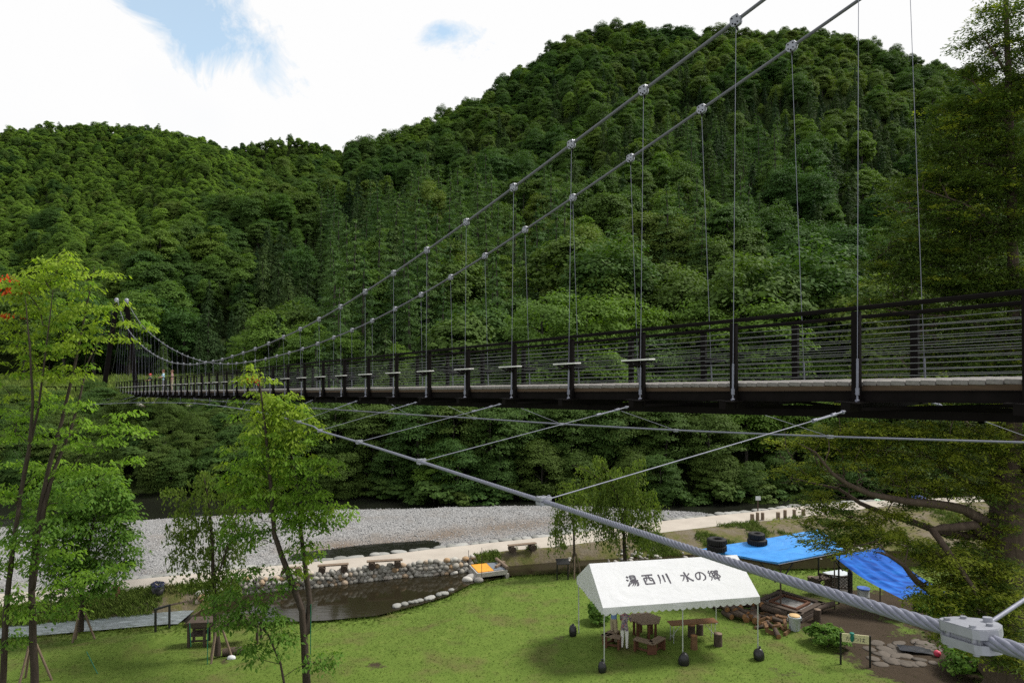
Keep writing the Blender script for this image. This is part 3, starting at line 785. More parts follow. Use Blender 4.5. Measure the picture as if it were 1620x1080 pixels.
# narrow shelves on the posts
M['shelf_top'] = plain('pale shelf board', (.62, .62, .60), .5, 0, .1, 4, 0)
m = MB(); m.box((0, 0, .0), (.74, .17, .028), None, .005); shelf_me = m.build('shelf', M['shelf_top'], bridge)
m = MB(); m.box((0, 0, -.022), (.70, .15, .014)); m.box((0, .03, -.07), (.10, .05, .09)); m.bar((-.28, .03, -.03), (-.03, .05, -.11), .03, .03); m.bar((.28, .03, -.03), (.03, .05, -.11), .03, .03)
brk = m.build('bracket', M['steel_dark'], shelf_me)
first = True; far_shelf = None
for n, t in STN:
    if n < 3: continue
    for sgn, o in ((1, -.20), (-1, DW + .20)):
        if first: s1 = shelf_me; first = False
        else:
            if sgn < 0 and far_shelf is None:
                far_shelf = shelf_me.data.copy(); far_shelf.materials.clear(); far_shelf.materials.append(M['steel_dark'])
            s1 = new_obj('shelf', shelf_me.data if sgn > 0 else far_shelf, bridge); new_obj('bracket', brk.data, s1)
        s1.location = L(t - .02, o, .475); s1.rotation_euler = (0, -math.atan(SLOPE), 0 if sgn > 0 else PI)

# main cables hang in planes that lean together towards the tower tops
CT = [-9.5, -4.2, 0, 2.09, 4.17, 6.26, 8.34, 10.43, 12.5, 14.6, 16.7, 18.8, 20.85, 22.9, 29, 36, 43, 50, 57, 64, 71, 78, 83, 87.6]
CH = [9.1, 7.65, 6.68, 6.2, 5.75, 5.29, 4.84, 4.41, 4.0, 3.62, 3.27, 2.97, 2.70, 2.46, 1.98, 1.70, 1.68, 2.05, 2.85, 3.95, 5.35, 7.05, 8.9, 10.85]
def cable_h(t): return float(np.interp(t, _ct, _ch))
_ct = np.linspace(-9.5, 87.6, 400); _raw = np.interp(_ct, CT, CH); _k = np.ones(17) / 17
_ch = np.convolve(np.pad(_raw, 8, mode='reflect', reflect_type='odd'), _k, 'valid')
def gap_at(h): return 1.30 - .062 * h - .0016 * h * h
def cable_pt(t, side):
    h = cable_h(t); g_ = gap_at(h); return L(t, MID + side * g_, h)
def clamp_mesh():
    m = MB()
    out = [(-.055, -.108), (.035, -.108), (.08, -.085), (.105, -.04), (.108, .05), (.095, .09), (.05, .108), (-.06, .108), (-.095, .095), (-.108, .06), (-.108, -.05), (-.09, -.09)]
    R = rotx(PI / 2)
    for y in (-.027, .027): m.prism(out, -.016, .016, R, (0, y, 0))
    m.tube([(-.13, 0, 0), (.13, 0, 0)], .037, 10); nf = len(m.f)
    for y in (-.046, .046):
        for dx, dz in ((-.06, .05), (.05, .06), (-.055, -.05), (.055, -.04)): m.tube([(dx, y - .012, dz), (dx, y + .012, dz)], .014, 6)
        m.tube([(0, y - .014, -.085), (0, y + .014, -.085)], .02, 8)
    m.tube([(0, 0, -.05), (0, 0, -.19)], .016, 8)
    return m, nf
cmb, nf = clamp_mesh(); clamp_me = None
for side in (-1, 1):
    m = MB(); m.tube([cable_pt(a, side) for a in np.linspace(-9.5, 87.6, 130)], .031, 10); mc = m.build('main_cable', M['galv_main'], bridge)
    for n, t in STN:
        if n == -2: continue
        p = cable_pt(t, side)
        if clamp_me is None:
            c = cmb.build('cable_clamp', [M['galv'], M['steel_dark']], mc); clamp_me = c.data
            mi = np.zeros(len(clamp_me.polygons), np.int32); mi[nf:] = 1; clamp_me.polygons.foreach_set('material_index', mi)
        else: c = new_obj('cable_clamp', clamp_me, mc)
        d = cable_pt(t + .2, side) - cable_pt(t - .2, side)
        c.scale = (.88,) * 3; c.location = p; c.rotation_euler = (side * .08, -math.atan2(d.z, d.x) * .55, 0)
        b = L(t - .09, MID + side * (MID + .215), -.29); a = p + Vector((0, 0, -.12)); v = (a - b); u_ = v.normalized(); lv = v.length
        m = MB(); m.tube([b + u_ * .35, a], .005, 6, smooth=True); m.tube([b + u_ * .14, b + u_ * min(.62, lv * .7)], .017, 7); m.tube([b + u_ * .10, b + u_ * .20], .028, 8); m.tube([b, b + u_ * .12], .014, 6)
        m.tube([b + u_ * .02 + Vector((0, -.03, 0)), b + u_ * .02 + Vector((0, .03, 0))], .02, 8)
        m.build('hanger', M['galv_cable'], bridge)
# far tower: two leaning legs, cross beams, pale saddles, anchorage block
for side in (-1, 1):
    m = MB(); a = L(88.5, MID + side * 1.75, -.2); b = L(87.6, MID + side * .52, 10.45)
    m.bar(a, b, .46, .5, (0, 1, 0), .03); leg = m.build('tower_leg', M['steel_dark'], bridge)
    m = MB(); m.box((0, 0, 0), (.75, .30, .22), None, .05); m.lathe([(.17, -.12), (.24, .05), (.22, .25), (.10, .36), (0, .38)], 12, (0, 0, .1)); s1 = m.build('cable_saddle', M['galv'], leg); s1.location = L(87.6, MID + side * .52, 10.6)
    m = MB(); m.box(L(89.2, MID + side * 2.1, -.9), (3.0, 1.6, 1.6), None, .06); m.build('footing', plain('pale footing concrete', (.42, .40, .37), .9, 0, .2, 1.5, .2), bridge)
    m = MB(); m.tube([L(87.6, MID + side * .52, 10.75), L(112, MID + side * 1.6, 2.4)], .035, 8); m.build('back_stay', M['galv_main'], bridge)
for h, w_ in ((9.6, 1.3), (6.4, 1.9)):
    m = MB(); m.bar(L(87.65, MID - w_ / 2, h), L(87.65, MID + w_ / 2, h), .3, .34); m.build('tower_beam', M['steel_dark'], bridge)

# side cables that hold the deck against the wind
NEAR_W = [(-12.5, -12.0, .75), (-8.34, -9.75, .0), (-4.17, -7.65, -.605), (0, -5.936, -.952), (4.17, -4.94, -1.016), (8.34, -4.105, -1.026), (12.51, -3.368, -1.025)]
def wind_pt(t, side):
    g_ = 1.3 + .00327 * (t - 42) ** 2
    if side < 0:
        if t <= 12.51: return L(t, float(np.interp(t, [a[0] for a in NEAR_W], [a[1] for a in NEAR_W])), float(np.interp(t, [a[0] for a in NEAR_W], [a[2] for a in NEAR_W])))
        return L(t, MID - g_ + .04 * max(0, 30 - t) / 18, float(np.interp(t, [12.5, 25, 42, 60, 80, 105], [-1.025, -.92, -.78, -.9, -1.25, -2.0])))
    return L(t, MID + g_, float(np.interp(t, [-12, 0, 4.2, 8.3, 12.5, 16.7, 20.8, 25, 42, 60, 80, 105], [-1.45, -1.56, -1.55, -1.50, -1.41, -1.29, -1.21, -1.12, -.85, -.8, -.9, -1.2])))
def smooth_line(f, ts): 
    P = [f(a) for a in ts]; return P
def twisted(m, pts, R, r, lay, n=6, step=.022, sides=7):
    P = np.array([tuple(p) for p in pts]); seg = np.linalg.norm(np.diff(P, axis=0), axis=1); s_ = np.concatenate([[0], np.cumsum(seg)])
    q = np.arange(0, s_[-1], step); C = np.stack([np.interp(q, s_, P[:, i]) for i in range(3)], 1)
    T = np.gradient(C, axis=0); T /= np.linalg.norm(T, axis=1, keepdims=True); u = np.cross(T, [0, 0, 1.0]); u /= np.linalg.norm(u, axis=1, keepdims=True); v = np.cross(T, u)
    for k in range(n):
        a = 2 * PI * q / lay + 2 * PI * k / n; c = C + (u * np.cos(a)[:, None] + v * np.sin(a)[:, None]) * R
        m.tube([tuple(p) for p in c], r, sides, caps=False)
    return m
ts_near = [-12.5, -8.34, -4.17, 0, 4.17, 8.34, 12.51]
def catmull(ps, k=10):
    out = []; ps = [ps[0] * 2 - ps[1]] + list(ps) + [ps[-1] * 2 - ps[-2]]
    for i in range(1, len(ps) - 2):
        for j in range(k):
            u = j / k; a, b, c, d = ps[i - 1:i + 3]
            out.append(.5 * ((2 * b) + (c - a) * u + (2 * a - 5 * b + 4 * c - d) * u * u + (3 * b - 3 * c + d - a) * u ** 3))
    return out + [ps[-2]]
wmb = MB(); PL = [(-.085, -.02), (-.078, -.034), (-.06, -.045), (.055, -.045), (.073, -.036), (.082, -.018), (.082, .02), (.072, .042), (.042, .078), (.022, .088), (-.02, .09), (-.042, .08), (-.076, .045), (-.085, .03)]
wmb.prism(PL, .008, .034); wmb.prism([(x * .965, y * .965) for x, y in PL], .034, .0365); wmb.prism(PL, -.034, -.008)
for dx, dy in ((-.05, -.028), (.045, -.03), (-.05, .032), (.045, .03)):
    wmb.tube([(dx, dy, -.043), (dx, dy, .044)], .0095, 6)
wmb.tube([(.005, .066, -.047), (.005, .066, .050)], .013, 12)
wmb.box((0, .0, 0), (.13, .06, .018))
wc_me = None
for side in (-1, 1):
    if side < 0:
        near_pts = catmull([wind_pt(a, -1) for a in ts_near]); far_pts = [wind_pt(a, -1) for a in np.linspace(12.51, 105, 60)]
        m = MB(); twisted(m, near_pts, .0122, .0106, .30); m.tube(near_pts, .011, 6); m.tube(far_pts, .022, 8)
    else: m = MB(); m.tube([wind_pt(a, 1) for a in np.linspace(-12, 105, 90)], .026, 8)
    wc = m.build('wind_cable', M['galv_cable'], bridge)
    for n in range(-5, 42, 2):
        t = (n - 1) * S - .0
        if t < -9: continue
        p = wind_pt(t, side); d = wind_pt(t - .6, side) - wind_pt(t + .6, side)
        if wc_me is None: c = wmb.build('cable_clamp', M['galv'], wc); wc_me = c.data
        else: c = new_obj('cable_clamp', wc_me, wc)
        c.location = p; yaw = math.atan2(d.y, d.x) + (0 if side < 0 else PI)
        # the plate leans to face the stay that leaves it
        e = L(t - .06, MID + side * (MID + .50), -.41)
        c.rotation_euler = (0.0, -math.atan2(d.z, math.hypot(d.x, d.y)) * (1 if side < 0 else -1), yaw if side < 0 else yaw)
        v = e - p; lv = v.length; u_ = v.normalized()
        # make the pin side of the plate point at the deck
        yv = Matrix.Rotation(c.rotation_euler.z, 3, 'Z') @ Vector((0, 1, 0))
        if yv.dot(u_) < 0: c.rotation_euler.z += PI; c.rotation_euler.y *= -1
        m = MB(); m.tube([p + u_ * .08, e - u_ * .1], .0068 if side < 0 else .0065, 6)
        if lv > 1.6:
            sidev = u_.cross(Vector((0, 0, 1))).normalized() * .022
            a, b = e - u_ * .78, e - u_ * .30
            m.tube([a + sidev, b + sidev], .009, 6); m.tube([a - sidev, b - sidev], .009, 6)
            for q in (a, b): m.tube([q - u_ * .05, q + u_ * .05], .026, 8)
            m.tube([e - u_ * .3, e], .014, 6); m.box(e - u_ * .06, (.05, .05, .05), None, .01)
        else: m.tube([e - u_ * lv * .5, e], .014, 6)
        m.build('stay_rope', M['galv_cable'], bridge)
# ================================================================== TREES IN THE FOREGROUND
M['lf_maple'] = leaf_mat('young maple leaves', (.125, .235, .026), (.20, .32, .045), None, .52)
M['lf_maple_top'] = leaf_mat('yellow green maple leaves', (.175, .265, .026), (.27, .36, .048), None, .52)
M['lf_maple_low'] = leaf_mat('shaded maple leaves', (.075, .165, .025), (.135, .230, .04), None, .46)  # darker green, for low maple boughs, sapling and bushes
M['lf_red'] = leaf_mat('red maple leaves', (.42, .03, .015), (.55, .09, .02), None, .35)
M['lf_weep'] = leaf_mat('weeping cherry leaves', (.075, .125, .022), (.135, .185, .036), None, .4)
M['lf_yew'] = leaf_mat('yew needles', (.048, .088, .016), (.105, .15, .025), None, .32)
M['lf_yew_tip'] = leaf_mat('fresh yew tips', (.15, .19, .02), (.25, .28, .035), None, .42)  # paler, yellower sprays, more of them low in the crown

def blob_points(blobs, depth, per_m2, rng, dscale=.8):
    """sample points inside ellipsoids standing at a distance; blobs are seen outlines cx, cy, rx, ry"""
    out = []
    for b in blobs:
        cx, cy, rx, ry = b[:4]; dd = b[4] if len(b) > 4 else 0.0; dens = b[5] if len(b) > 5 else 1.0
        c = WD(cx, cy, depth + dd); k = depth / F; a, h = rx * k, ry * k; dp = (a + h) / 2 * dscale
        n = max(2, int(per_m2 * dens * PI * a * h))
        q = sph(n, rng) * rng.uniform(.05, 1, (n, 1)) ** .45
        out.append(q * np.array([a, dp, h]) + np.array(tuple(c)))
    return np.concatenate(out)
def grow(name, label, cat, trunks, targets, leaf_fn, leafm, barkm, group=None, tip=.006, pw=2.35, seg=.35, up=.35, twist=.05, extra=None, sides=6, bare=None):
    """trunks: lists of (point, radius). Each target is joined to the nearest suitable point of what has grown so far."""
    rng = np.random.default_rng(abs(hash(name + label)) % 1000 if False else len(targets) * 7 + 3)
    pos, par, rad, typ = [], [], [], []
    base = None
    for tr in trunks:
        prev = -1
        for i in range(len(tr) - 1):
            (a, ra), (b, rb) = tr[i], tr[i + 1]; a, b = Vector(a), Vector(b); n = max(1, int((b - a).length / seg))
            for j in range(n + (1 if i == len(tr) - 2 else 0)):
                u = j / n; p = a.lerp(b, u); w_ = twist * .5
                if i == 0 and j == 0 and prev == -1 and pos:
                    d = [(Vector(q) - p).length for q in pos]; k = int(np.argmin(d))
                    if d[k] < .5: prev = k
                pos.append(np.array(p) + (rng.normal(size=3) * w_ * ra * 2 if j else 0)); par.append(prev); rad.append(ra + (rb - ra) * u); typ.append(0); prev = len(pos) - 1
    ntr = len(pos)
    T = np.array(targets); nleaf = len(T)
    if bare is not None: T = np.concatenate([T, np.array(bare)])
    d0 = np.min(np.linalg.norm(T[:, None, :] - np.array(pos)[None], axis=2), axis=1)
    P = np.zeros((len(pos) + len(T) * 40, 3)); P[:len(pos)] = np.array(pos); cnt = len(pos)
    tips = []
    for ti in np.argsort(d0):
        q = T[ti]; dv_ = q - P[:cnt]; dist = np.linalg.norm(dv_, axis=1); hor = np.linalg.norm(dv_[:, :2], axis=1)
        cost = dist + 1.6 * np.maximum(0, up * hor - dv_[:, 2]) 
        k = int(np.argmin(cost)); a = P[k].copy(); L_ = dist[k]; n = min(12, max(1, int(L_ / seg)))
        prev = k
        for j in range(1, n + 1):
            u = j / n; p = a + (q - a) * u; p[2] += math.sin(PI * u) * L_ * .07
            if j < n: p = p + rng.normal(size=3) * twist * min(1, L_)
            P[cnt] = p; par.append(prev); rad.append(0); typ.append(1); prev = cnt; cnt += 1
        if ti < nleaf: tips.append((prev, (q - a) / max(L_, 1e-6)))
    acc = np.zeros(cnt); kids = [[] for _ in range(cnt)]
    for i in range(cnt):
        if par[i] >= 0: kids[par[i]].append(i)
    for i in range(cnt - 1, -1, -1):
        if not kids[i]: acc[i] = tip ** pw
        if par[i] >= 0: acc[par[i]] += acc[i]
    R = acc ** (1 / pw)
    for i in range(ntr): R[i] = rad[i]
    for i in range(ntr, cnt): R[i] = min(R[i], R[par[i]] * .85 if typ[par[i]] == 0 else R[par[i]])
    m = MB(); started = set()
    starts = [(i, None) for i in range(cnt) if par[i] < 0]
    while starts:
        i, pr = starts.pop(); ch = [P[pr]] if pr is not None else []; rr = [min(R[i] * 1.1, R[pr])] if pr is not None else []
        while True:
            ch.append(P[i]); rr.append(R[i])
            ks = kids[i]
            if not ks: break
            main = max(ks, key=lambda k: (typ[k] == 0, R[k]))
            starts += [(k, i) for k in ks if k != main]; i = main
        if len(ch) > 1:
            rr[-1] *= .5; m.tube([tuple(c) for c in ch], [float(r) for r in rr], sides if max(rr) > .02 else 4, caps=False)
    b0 = Vector(trunks[0][0][0])
    o = thing(name, label, cat, (b0.x, b0.y, b0.z), 0, group)
    tr = m.build('trunk', barkm, o); tr.location = -b0
    tp = np.array([P[k] for k, _ in tips]); td = np.array([d for _, d in tips])
    res = leaf_fn(tp, td, rng)
    mats = leafm if isinstance(leafm, (list, tuple)) else [leafm]
    V, Fq = res[0], res[1]; mi = res[2] if len(res) > 2 else None
    cr = new_obj('crown', mesh_np('crown', V - np.array(tuple(b0)), Fq, mats, False, mi), o)
    return o
def px_trunk(pts, depth, r0, r1, dj=0.0):
    n = len(pts); return [(WD(x, y, depth + dj * i / max(1, n - 1)), r0 + (r1 - r0) * i / (n - 1)) for i, (x, y) in enumerate(pts)]
def maple_leaves(per=22, rad=.42, size=.15, droop=.45, zmat=None):
    def fn(tp, td, rng):
        n = len(tp); C, Nn, TD, MI = [], [], [], []
        for i in range(n):
            a = rng.uniform(0, 2 * PI, per); r = rad * rng.uniform(.1, 1, per) ** .7 * rng.uniform(.7, 1.25)
            o = np.stack([np.cos(a) * r, np.sin(a) * r, -droop * r ** 1.6 / rad ** .6 * .8 + rng.normal(size=per) * .045], 1) + td[i] * np.array([.22, .22, .05])
            C.append(tp[i] + o); rd = np.stack([np.cos(a), np.sin(a), -np.full(per, .75) - r / rad * .6], 1)
            TD.append(rd); Nn.append(np.stack([np.cos(a) * .55, np.sin(a) * .55, np.full(per, 1.0)], 1) + rng.normal(size=(per, 3)) * .28)
            MI.append(np.full(per, zmat(tp[i], rng) if zmat else 0))
        C = np.concatenate(C); s = size * rng.uniform(.65, 1.3, len(C))
        V, Fq = leaf_quads(C, np.concatenate(Nn), s, s * .5, rng, .10, np.concatenate(TD), .35)
        return V, Fq, np.concatenate(MI)
    return fn
def weep_leaves(strands=5, length=(.4, 1.3), size=.115, spread=.28, gap_=.065):
    def fn(tp, td, rng):
        C, Nn, TD = [], [], []
        for i in range(len(tp)):
            for k in range(strands):
                Ls = rng.uniform(*length); m = int(Ls / gap_); a = rng.uniform(0, 6.28); s = np.linspace(0, 1, m)
                out = spread * rng.uniform(.3, 1.2); x = np.cos(a) * out * np.sqrt(s + .02); y = np.sin(a) * out * np.sqrt(s + .02)
                z = .15 * np.sin(s * 2.2) - Ls * s ** 1.35
                p = np.stack([x, y, z], 1) + tp[i] + rng.normal(size=(m, 3)) * .05
                C.append(p); w_ = np.stack([np.cos(a) + rng.normal(size=m) * .9, np.sin(a) + rng.normal(size=m) * .9, rng.normal(size=m) * .4 + .35], 1); Nn.append(w_); TD.append(np.tile([np.cos(a) * .3, np.sin(a) * .3, -1.0], (m, 1)))
        C = np.concatenate(C); s = size * rng.uniform(.65, 1.3, len(C))
        return leaf_quads(C, np.concatenate(Nn), s, s * .48, rng, .08, np.concatenate(TD), .4)
    return fn
def yew_leaves(per=36, length=.8, size=.16, zmat=None):
    def fn(tp, td, rng):
        C, Nn, TD, MI = [], [], [], []
        for i in range(len(tp)):
            d = td[i].copy(); d[2] *= .3; d += rng.normal(size=3) * np.array([.5, .5, .12]); d /= np.linalg.norm(d); sd_ = np.cross(d, [0, 0, 1.0]); sd_ /= np.linalg.norm(sd_)
            L_ = length * rng.uniform(.5, 1.25); s = rng.uniform(-.15, 1, per); w_ = rng.normal(size=per) * .30 * L_ * (1.05 - s * .7)
            p = tp[i] + d * (s * L_)[:, None] + sd_ * w_[:, None] + np.stack([rng.normal(size=per) * .03, rng.normal(size=per) * .03, -.14 * np.abs(w_) - .12 * s * s * L_ + rng.normal(size=per) * .045], 1)
            C.append(p); Nn.append(np.tile([0, 0, 1.0], (per, 1)) + rng.normal(size=(per, 3)) * .33); TD.append(d + sd_ * np.sign(w_)[:, None] * .8 - np.array([0, 0, .15])); MI.append(np.full(per, zmat(tp[i], rng) if zmat else 0))
        C = np.concatenate(C); s = size * rng.uniform(.6, 1.3, len(C))
        V, Fq = leaf_quads(C, np.concatenate(Nn), s, s * .36, rng, .06, np.concatenate(TD), .35)
        return V, Fq, np.concatenate(MI)
    return fn

rg = np.random.default_rng(5)
# tall slender maple in front of the pond
D1 = 22.8
tr = [px_trunk([(486, 1092), (482, 1020), (478, 965), (452, 895), (434, 845), (428, 765), (421, 690), (412, 615), (408, 590)], D1, .15, .012, -.3),
      px_trunk([(486, 1000), (490, 950), (482, 890), (476, 840), (470, 775), (458, 700), (453, 628)], D1, .11, .012, .5)]
bl = [(408, 592, 24, 22), (425, 628, 42, 24), (455, 650, 45, 22), (430, 668, 62, 26), (470, 690, 48, 24), (410, 705, 58, 24), (450, 725, 72, 26), (500, 735, 36, 18), (400, 745, 52, 22), (430, 770, 75, 26), (380, 785, 34, 16), (465, 800, 62, 26), (425, 820, 66, 24),
      (528, 800, 26, 15), (510, 822, 34, 16), (390, 850, 42, 18), (365, 845, 20, 12), (480, 862, 22, 26), (482, 815, 40, 22), (470, 900, 14, 16)]
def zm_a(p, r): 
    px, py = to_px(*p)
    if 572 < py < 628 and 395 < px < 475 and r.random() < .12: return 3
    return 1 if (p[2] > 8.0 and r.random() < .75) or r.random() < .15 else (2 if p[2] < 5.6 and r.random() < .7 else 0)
tg = blob_points(bl, D1, 14, rg, .75)
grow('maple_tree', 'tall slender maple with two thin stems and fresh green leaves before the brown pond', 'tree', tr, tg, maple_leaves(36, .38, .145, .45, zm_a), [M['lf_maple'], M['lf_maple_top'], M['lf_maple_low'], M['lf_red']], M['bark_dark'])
# red leaf sprays growing on that crown's back side
# young maple low beside it
tr = [px_trunk([(452, 1092), (444, 1050), (425, 1005), (392, 965), (370, 950)], 22.4, .045, .01)]
bl = [(360, 945, 32, 18), (400, 950, 36, 20), (420, 985, 34, 24), (375, 975, 34, 20), (345, 965, 24, 12), (440, 1010, 24, 26), (410, 1025, 24, 22), (500, 1045, 26, 16), (522, 1040, 16, 12), (395, 910, 30, 16), (440, 925, 20, 14)]
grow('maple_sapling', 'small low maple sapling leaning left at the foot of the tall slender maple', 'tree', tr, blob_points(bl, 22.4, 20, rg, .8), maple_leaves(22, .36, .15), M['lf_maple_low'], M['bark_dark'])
# big maple with several stems on the left edge
D2 = 22.4
tr = [px_trunk([(56, 1096), (52, 1010), (50, 930), (56, 845), (76, 745), (98, 665), (120, 570), (138, 480), (150, 420)], D2, .125, .012, .4),
      px_trunk([(4, 1096), (9, 970), (18, 885), (30, 800), (40, 735), (60, 650), (72, 560), (84, 460)], D2, .10, .012, -.5),
      px_trunk([(52, 930), (70, 800), (86, 742), (112, 680), (126, 630), (138, 575), (165, 520)], D2, .085, .012, 1.0),
      px_trunk([(28, 800), (45, 720), (52, 640), (48, 560), (40, 470)], D2, .07, .012, -1.2)]
bl = [(100, 418, 44, 20), (60, 440, 46, 24), (140, 435, 32, 18), (20, 455, 40, 26), (95, 462, 60, 24), (150, 480, 34, 16), (45, 495, 56, 24), (110, 505, 56, 22), (20, 535, 40, 22), (80, 545, 60, 24), (140, 535, 34, 18), (212, 512, 32, 9), (190, 530, 22, 7), (178, 482, 18, 6), (30, 585, 48, 22), (105, 590, 46, 20),
      (60, 630, 54, 20, 0, .7), (120, 640, 40, 14, 0, .6), (30, 690, 44, 22, 0, .8), (95, 690, 40, 18, 0, .7), (160, 668, 50, 14), (205, 684, 34, 9), (140, 700, 46, 14), (190, 655, 30, 9), (60, 740, 55, 20, .5, .8), (20, 780, 42, 24), (90, 785, 50, 18, .5, .8), (30, 835, 36, 26), (25, 890, 34, 18),
      (130, 905, 50, 14), (90, 925, 40, 14), (170, 905, 38, 12), (60, 960, 42, 16), (100, 965, 30, 14), (15, 1010, 26, 18), (200, 870, 20, 10), (165, 745, 30, 10), (60, 800, 60, 22, .6), (120, 740, 50, 16, .5), (40, 860, 50, 20, -.5), (80, 880, 44, 16), (150, 770, 40, 12), (20, 940, 36, 18), (200, 720, 34, 8), (30, 650, 40, 18), (70, 830, 40, 16, -.8)]
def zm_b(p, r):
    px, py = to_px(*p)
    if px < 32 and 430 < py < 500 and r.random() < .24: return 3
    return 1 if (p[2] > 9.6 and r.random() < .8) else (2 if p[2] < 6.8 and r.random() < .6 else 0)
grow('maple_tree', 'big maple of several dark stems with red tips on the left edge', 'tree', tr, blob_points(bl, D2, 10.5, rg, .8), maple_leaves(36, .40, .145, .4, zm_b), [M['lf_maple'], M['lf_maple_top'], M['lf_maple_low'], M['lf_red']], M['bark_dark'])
# dense dark green tree behind it
D3 = 27.3
tr = [px_trunk([(128, 998), (129, 940), (136, 890), (148, 830), (150, 780)], D3, .11, .02), px_trunk([(129, 940), (110, 890), (95, 840)], D3, .06, .015)]
bl = [(150, 785, 46, 24), (110, 805, 50, 26), (185, 805, 32, 24), (150, 830, 58, 30), (100, 850, 52, 28), (190, 850, 24, 26), (140, 880, 60, 26), (90, 890, 40, 22), (185, 895, 24, 18), (120, 925, 44, 20), (160, 930, 26, 16), (60, 830, 26, 20), (150, 755, 40, 16), (85, 770, 36, 18)]
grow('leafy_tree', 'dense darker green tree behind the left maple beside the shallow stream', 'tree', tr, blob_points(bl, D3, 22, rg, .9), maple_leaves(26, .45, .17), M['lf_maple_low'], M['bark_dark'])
# weeping cherries
def weeper(label, base, depth, trunk, blobs, per, name='weeping_tree', **k):
    tr = [px_trunk(t, depth, r0, .012) for t, r0 in trunk]
    grow(name, label, 'tree', tr, blob_points(blobs, depth, per, rg, .9), weep_leaves(**k), M['lf_weep'], M['bark_dark'], up=-.2)
weeper('weeping tree with hanging leafy strands beside the wooden rack by the pond', None, 25.4, [([(344, 1036), (342, 985), (338, 930), (336, 860), (330, 790), (322, 752)], .13), ([(338, 930), (365, 850), (380, 790), (385, 760)], .04)],
       [(322, 752, 34, 10), (290, 775, 34, 12), (345, 775, 40, 14), (300, 805, 40, 18), (345, 815, 34, 18), (285, 840, 24, 18), (325, 850, 46, 22), (355, 870, 34, 20), (295, 880, 26, 18), (330, 905, 40, 18), (365, 910, 26, 14), (375, 830, 24, 16), (300, 925, 20, 10), (345, 935, 28, 10)], 15.0, strands=4, length=(.25, .9), size=.13, spread=.3)
weeper('small weeping tree propped by three stakes beside the info lectern', None, 34.8, [([(909, 901), (908, 850), (906, 800), (903, 775)], .075)],
       [(903, 768, 22, 10), (888, 790, 16, 12), (920, 785, 20, 12), (895, 815, 22, 16), (918, 815, 16, 14), (882, 835, 12, 14)], 13, strands=4, length=(.5, 1.6), size=.14, spread=.4, gap_=.08)
weeper('larger weeping tree with drooping green strands directly behind the white tent', None, 36.2, [([(989, 888), (987, 845), (980, 795), (965, 755), (948, 728)], .11), ([(984, 815), (1005, 770), (1015, 745)], .05), ([(970, 770), (930, 745), (905, 735)], .025)],
       [(945, 728, 22, 8), (925, 742, 16, 8), (970, 748, 30, 12), (1010, 728, 14, 7), (1005, 752, 26, 12), (945, 768, 34, 14), (985, 780, 44, 18), (1020, 780, 20, 12), (1035, 800, 14, 12), (950, 805, 30, 18), (1000, 810, 40, 18), (975, 835, 40, 18), (1040, 815, 10, 8), (930, 820, 14, 14), (1010, 838, 22, 14)], 13, strands=4, length=(.4, 1.5), size=.145, spread=.42, gap_=.075)

# the old yew on the right
D4 = 21.6
def tk(pts, r0, r1, dj=0.0): return px_trunk(pts, D4, r0, r1, dj)
tr = [tk([(1604, 1125), (1596, 1040), (1592, 960), (1594, 880), (1597, 820), (1600, 740)], .85, .50), tk([(1600, 745), (1604, 660), (1603, 480), (1600, 330), (1597, 180), (1592, 30), (1590, -120)], .24, .04),
      tk([(1586, 870), (1570, 828), (1526, 806), (1480, 797), (1437, 793), (1378, 782), (1340, 765), (1318, 750), (1290, 715), (1262, 700)], .19, .012, -1.2),
      tk([(1588, 900), (1562, 848), (1500, 845), (1452, 828), (1400, 812), (1360, 795), (1325, 772), (1290, 765), (1250, 755)], .16, .012, .8),
      tk([(1560, 850), (1540, 830), (1475, 838), (1496, 866), (1520, 900), (1541, 930)], .16, .05, -2.0),
      tk([(1588, 1000), (1530, 962), (1490, 945), (1452, 921), (1431, 895), (1405, 878), (1385, 872)], .17, .02, -2.2),
      tk([(1594, 820), (1575, 800), (1550, 775), (1500, 745), (1460, 720), (1430, 700), (1400, 690)], .18, .02, 1.2),
      tk([(1592, 760), (1560, 700), (1520, 660), (1470, 640)], .12, .02, 2.0),
      tk([(1600, 560), (1560, 520), (1510, 500), (1450, 500), (1400, 490)], .10, .012, -.8), tk([(1601, 470), (1560, 440), (1500, 425), (1440, 400), (1385, 395)], .09, .012, .6), tk([(1600, 380), (1570, 350), (1520, 320), (1460, 300)], .08, .012, -.6),
      tk([(1599, 290), (1565, 260), (1510, 225), (1470, 200)], .07, .012, .5), tk([(1597, 200), (1570, 170), (1540, 130)], .06, .012), tk([(1595, 120), (1570, 80), (1550, 50)], .05, .01), tk([(1602, 620), (1640, 560), (1700, 540)], .1, .02), tk([(1592, 800), (1650, 740), (1720, 720)], .2, .03)]
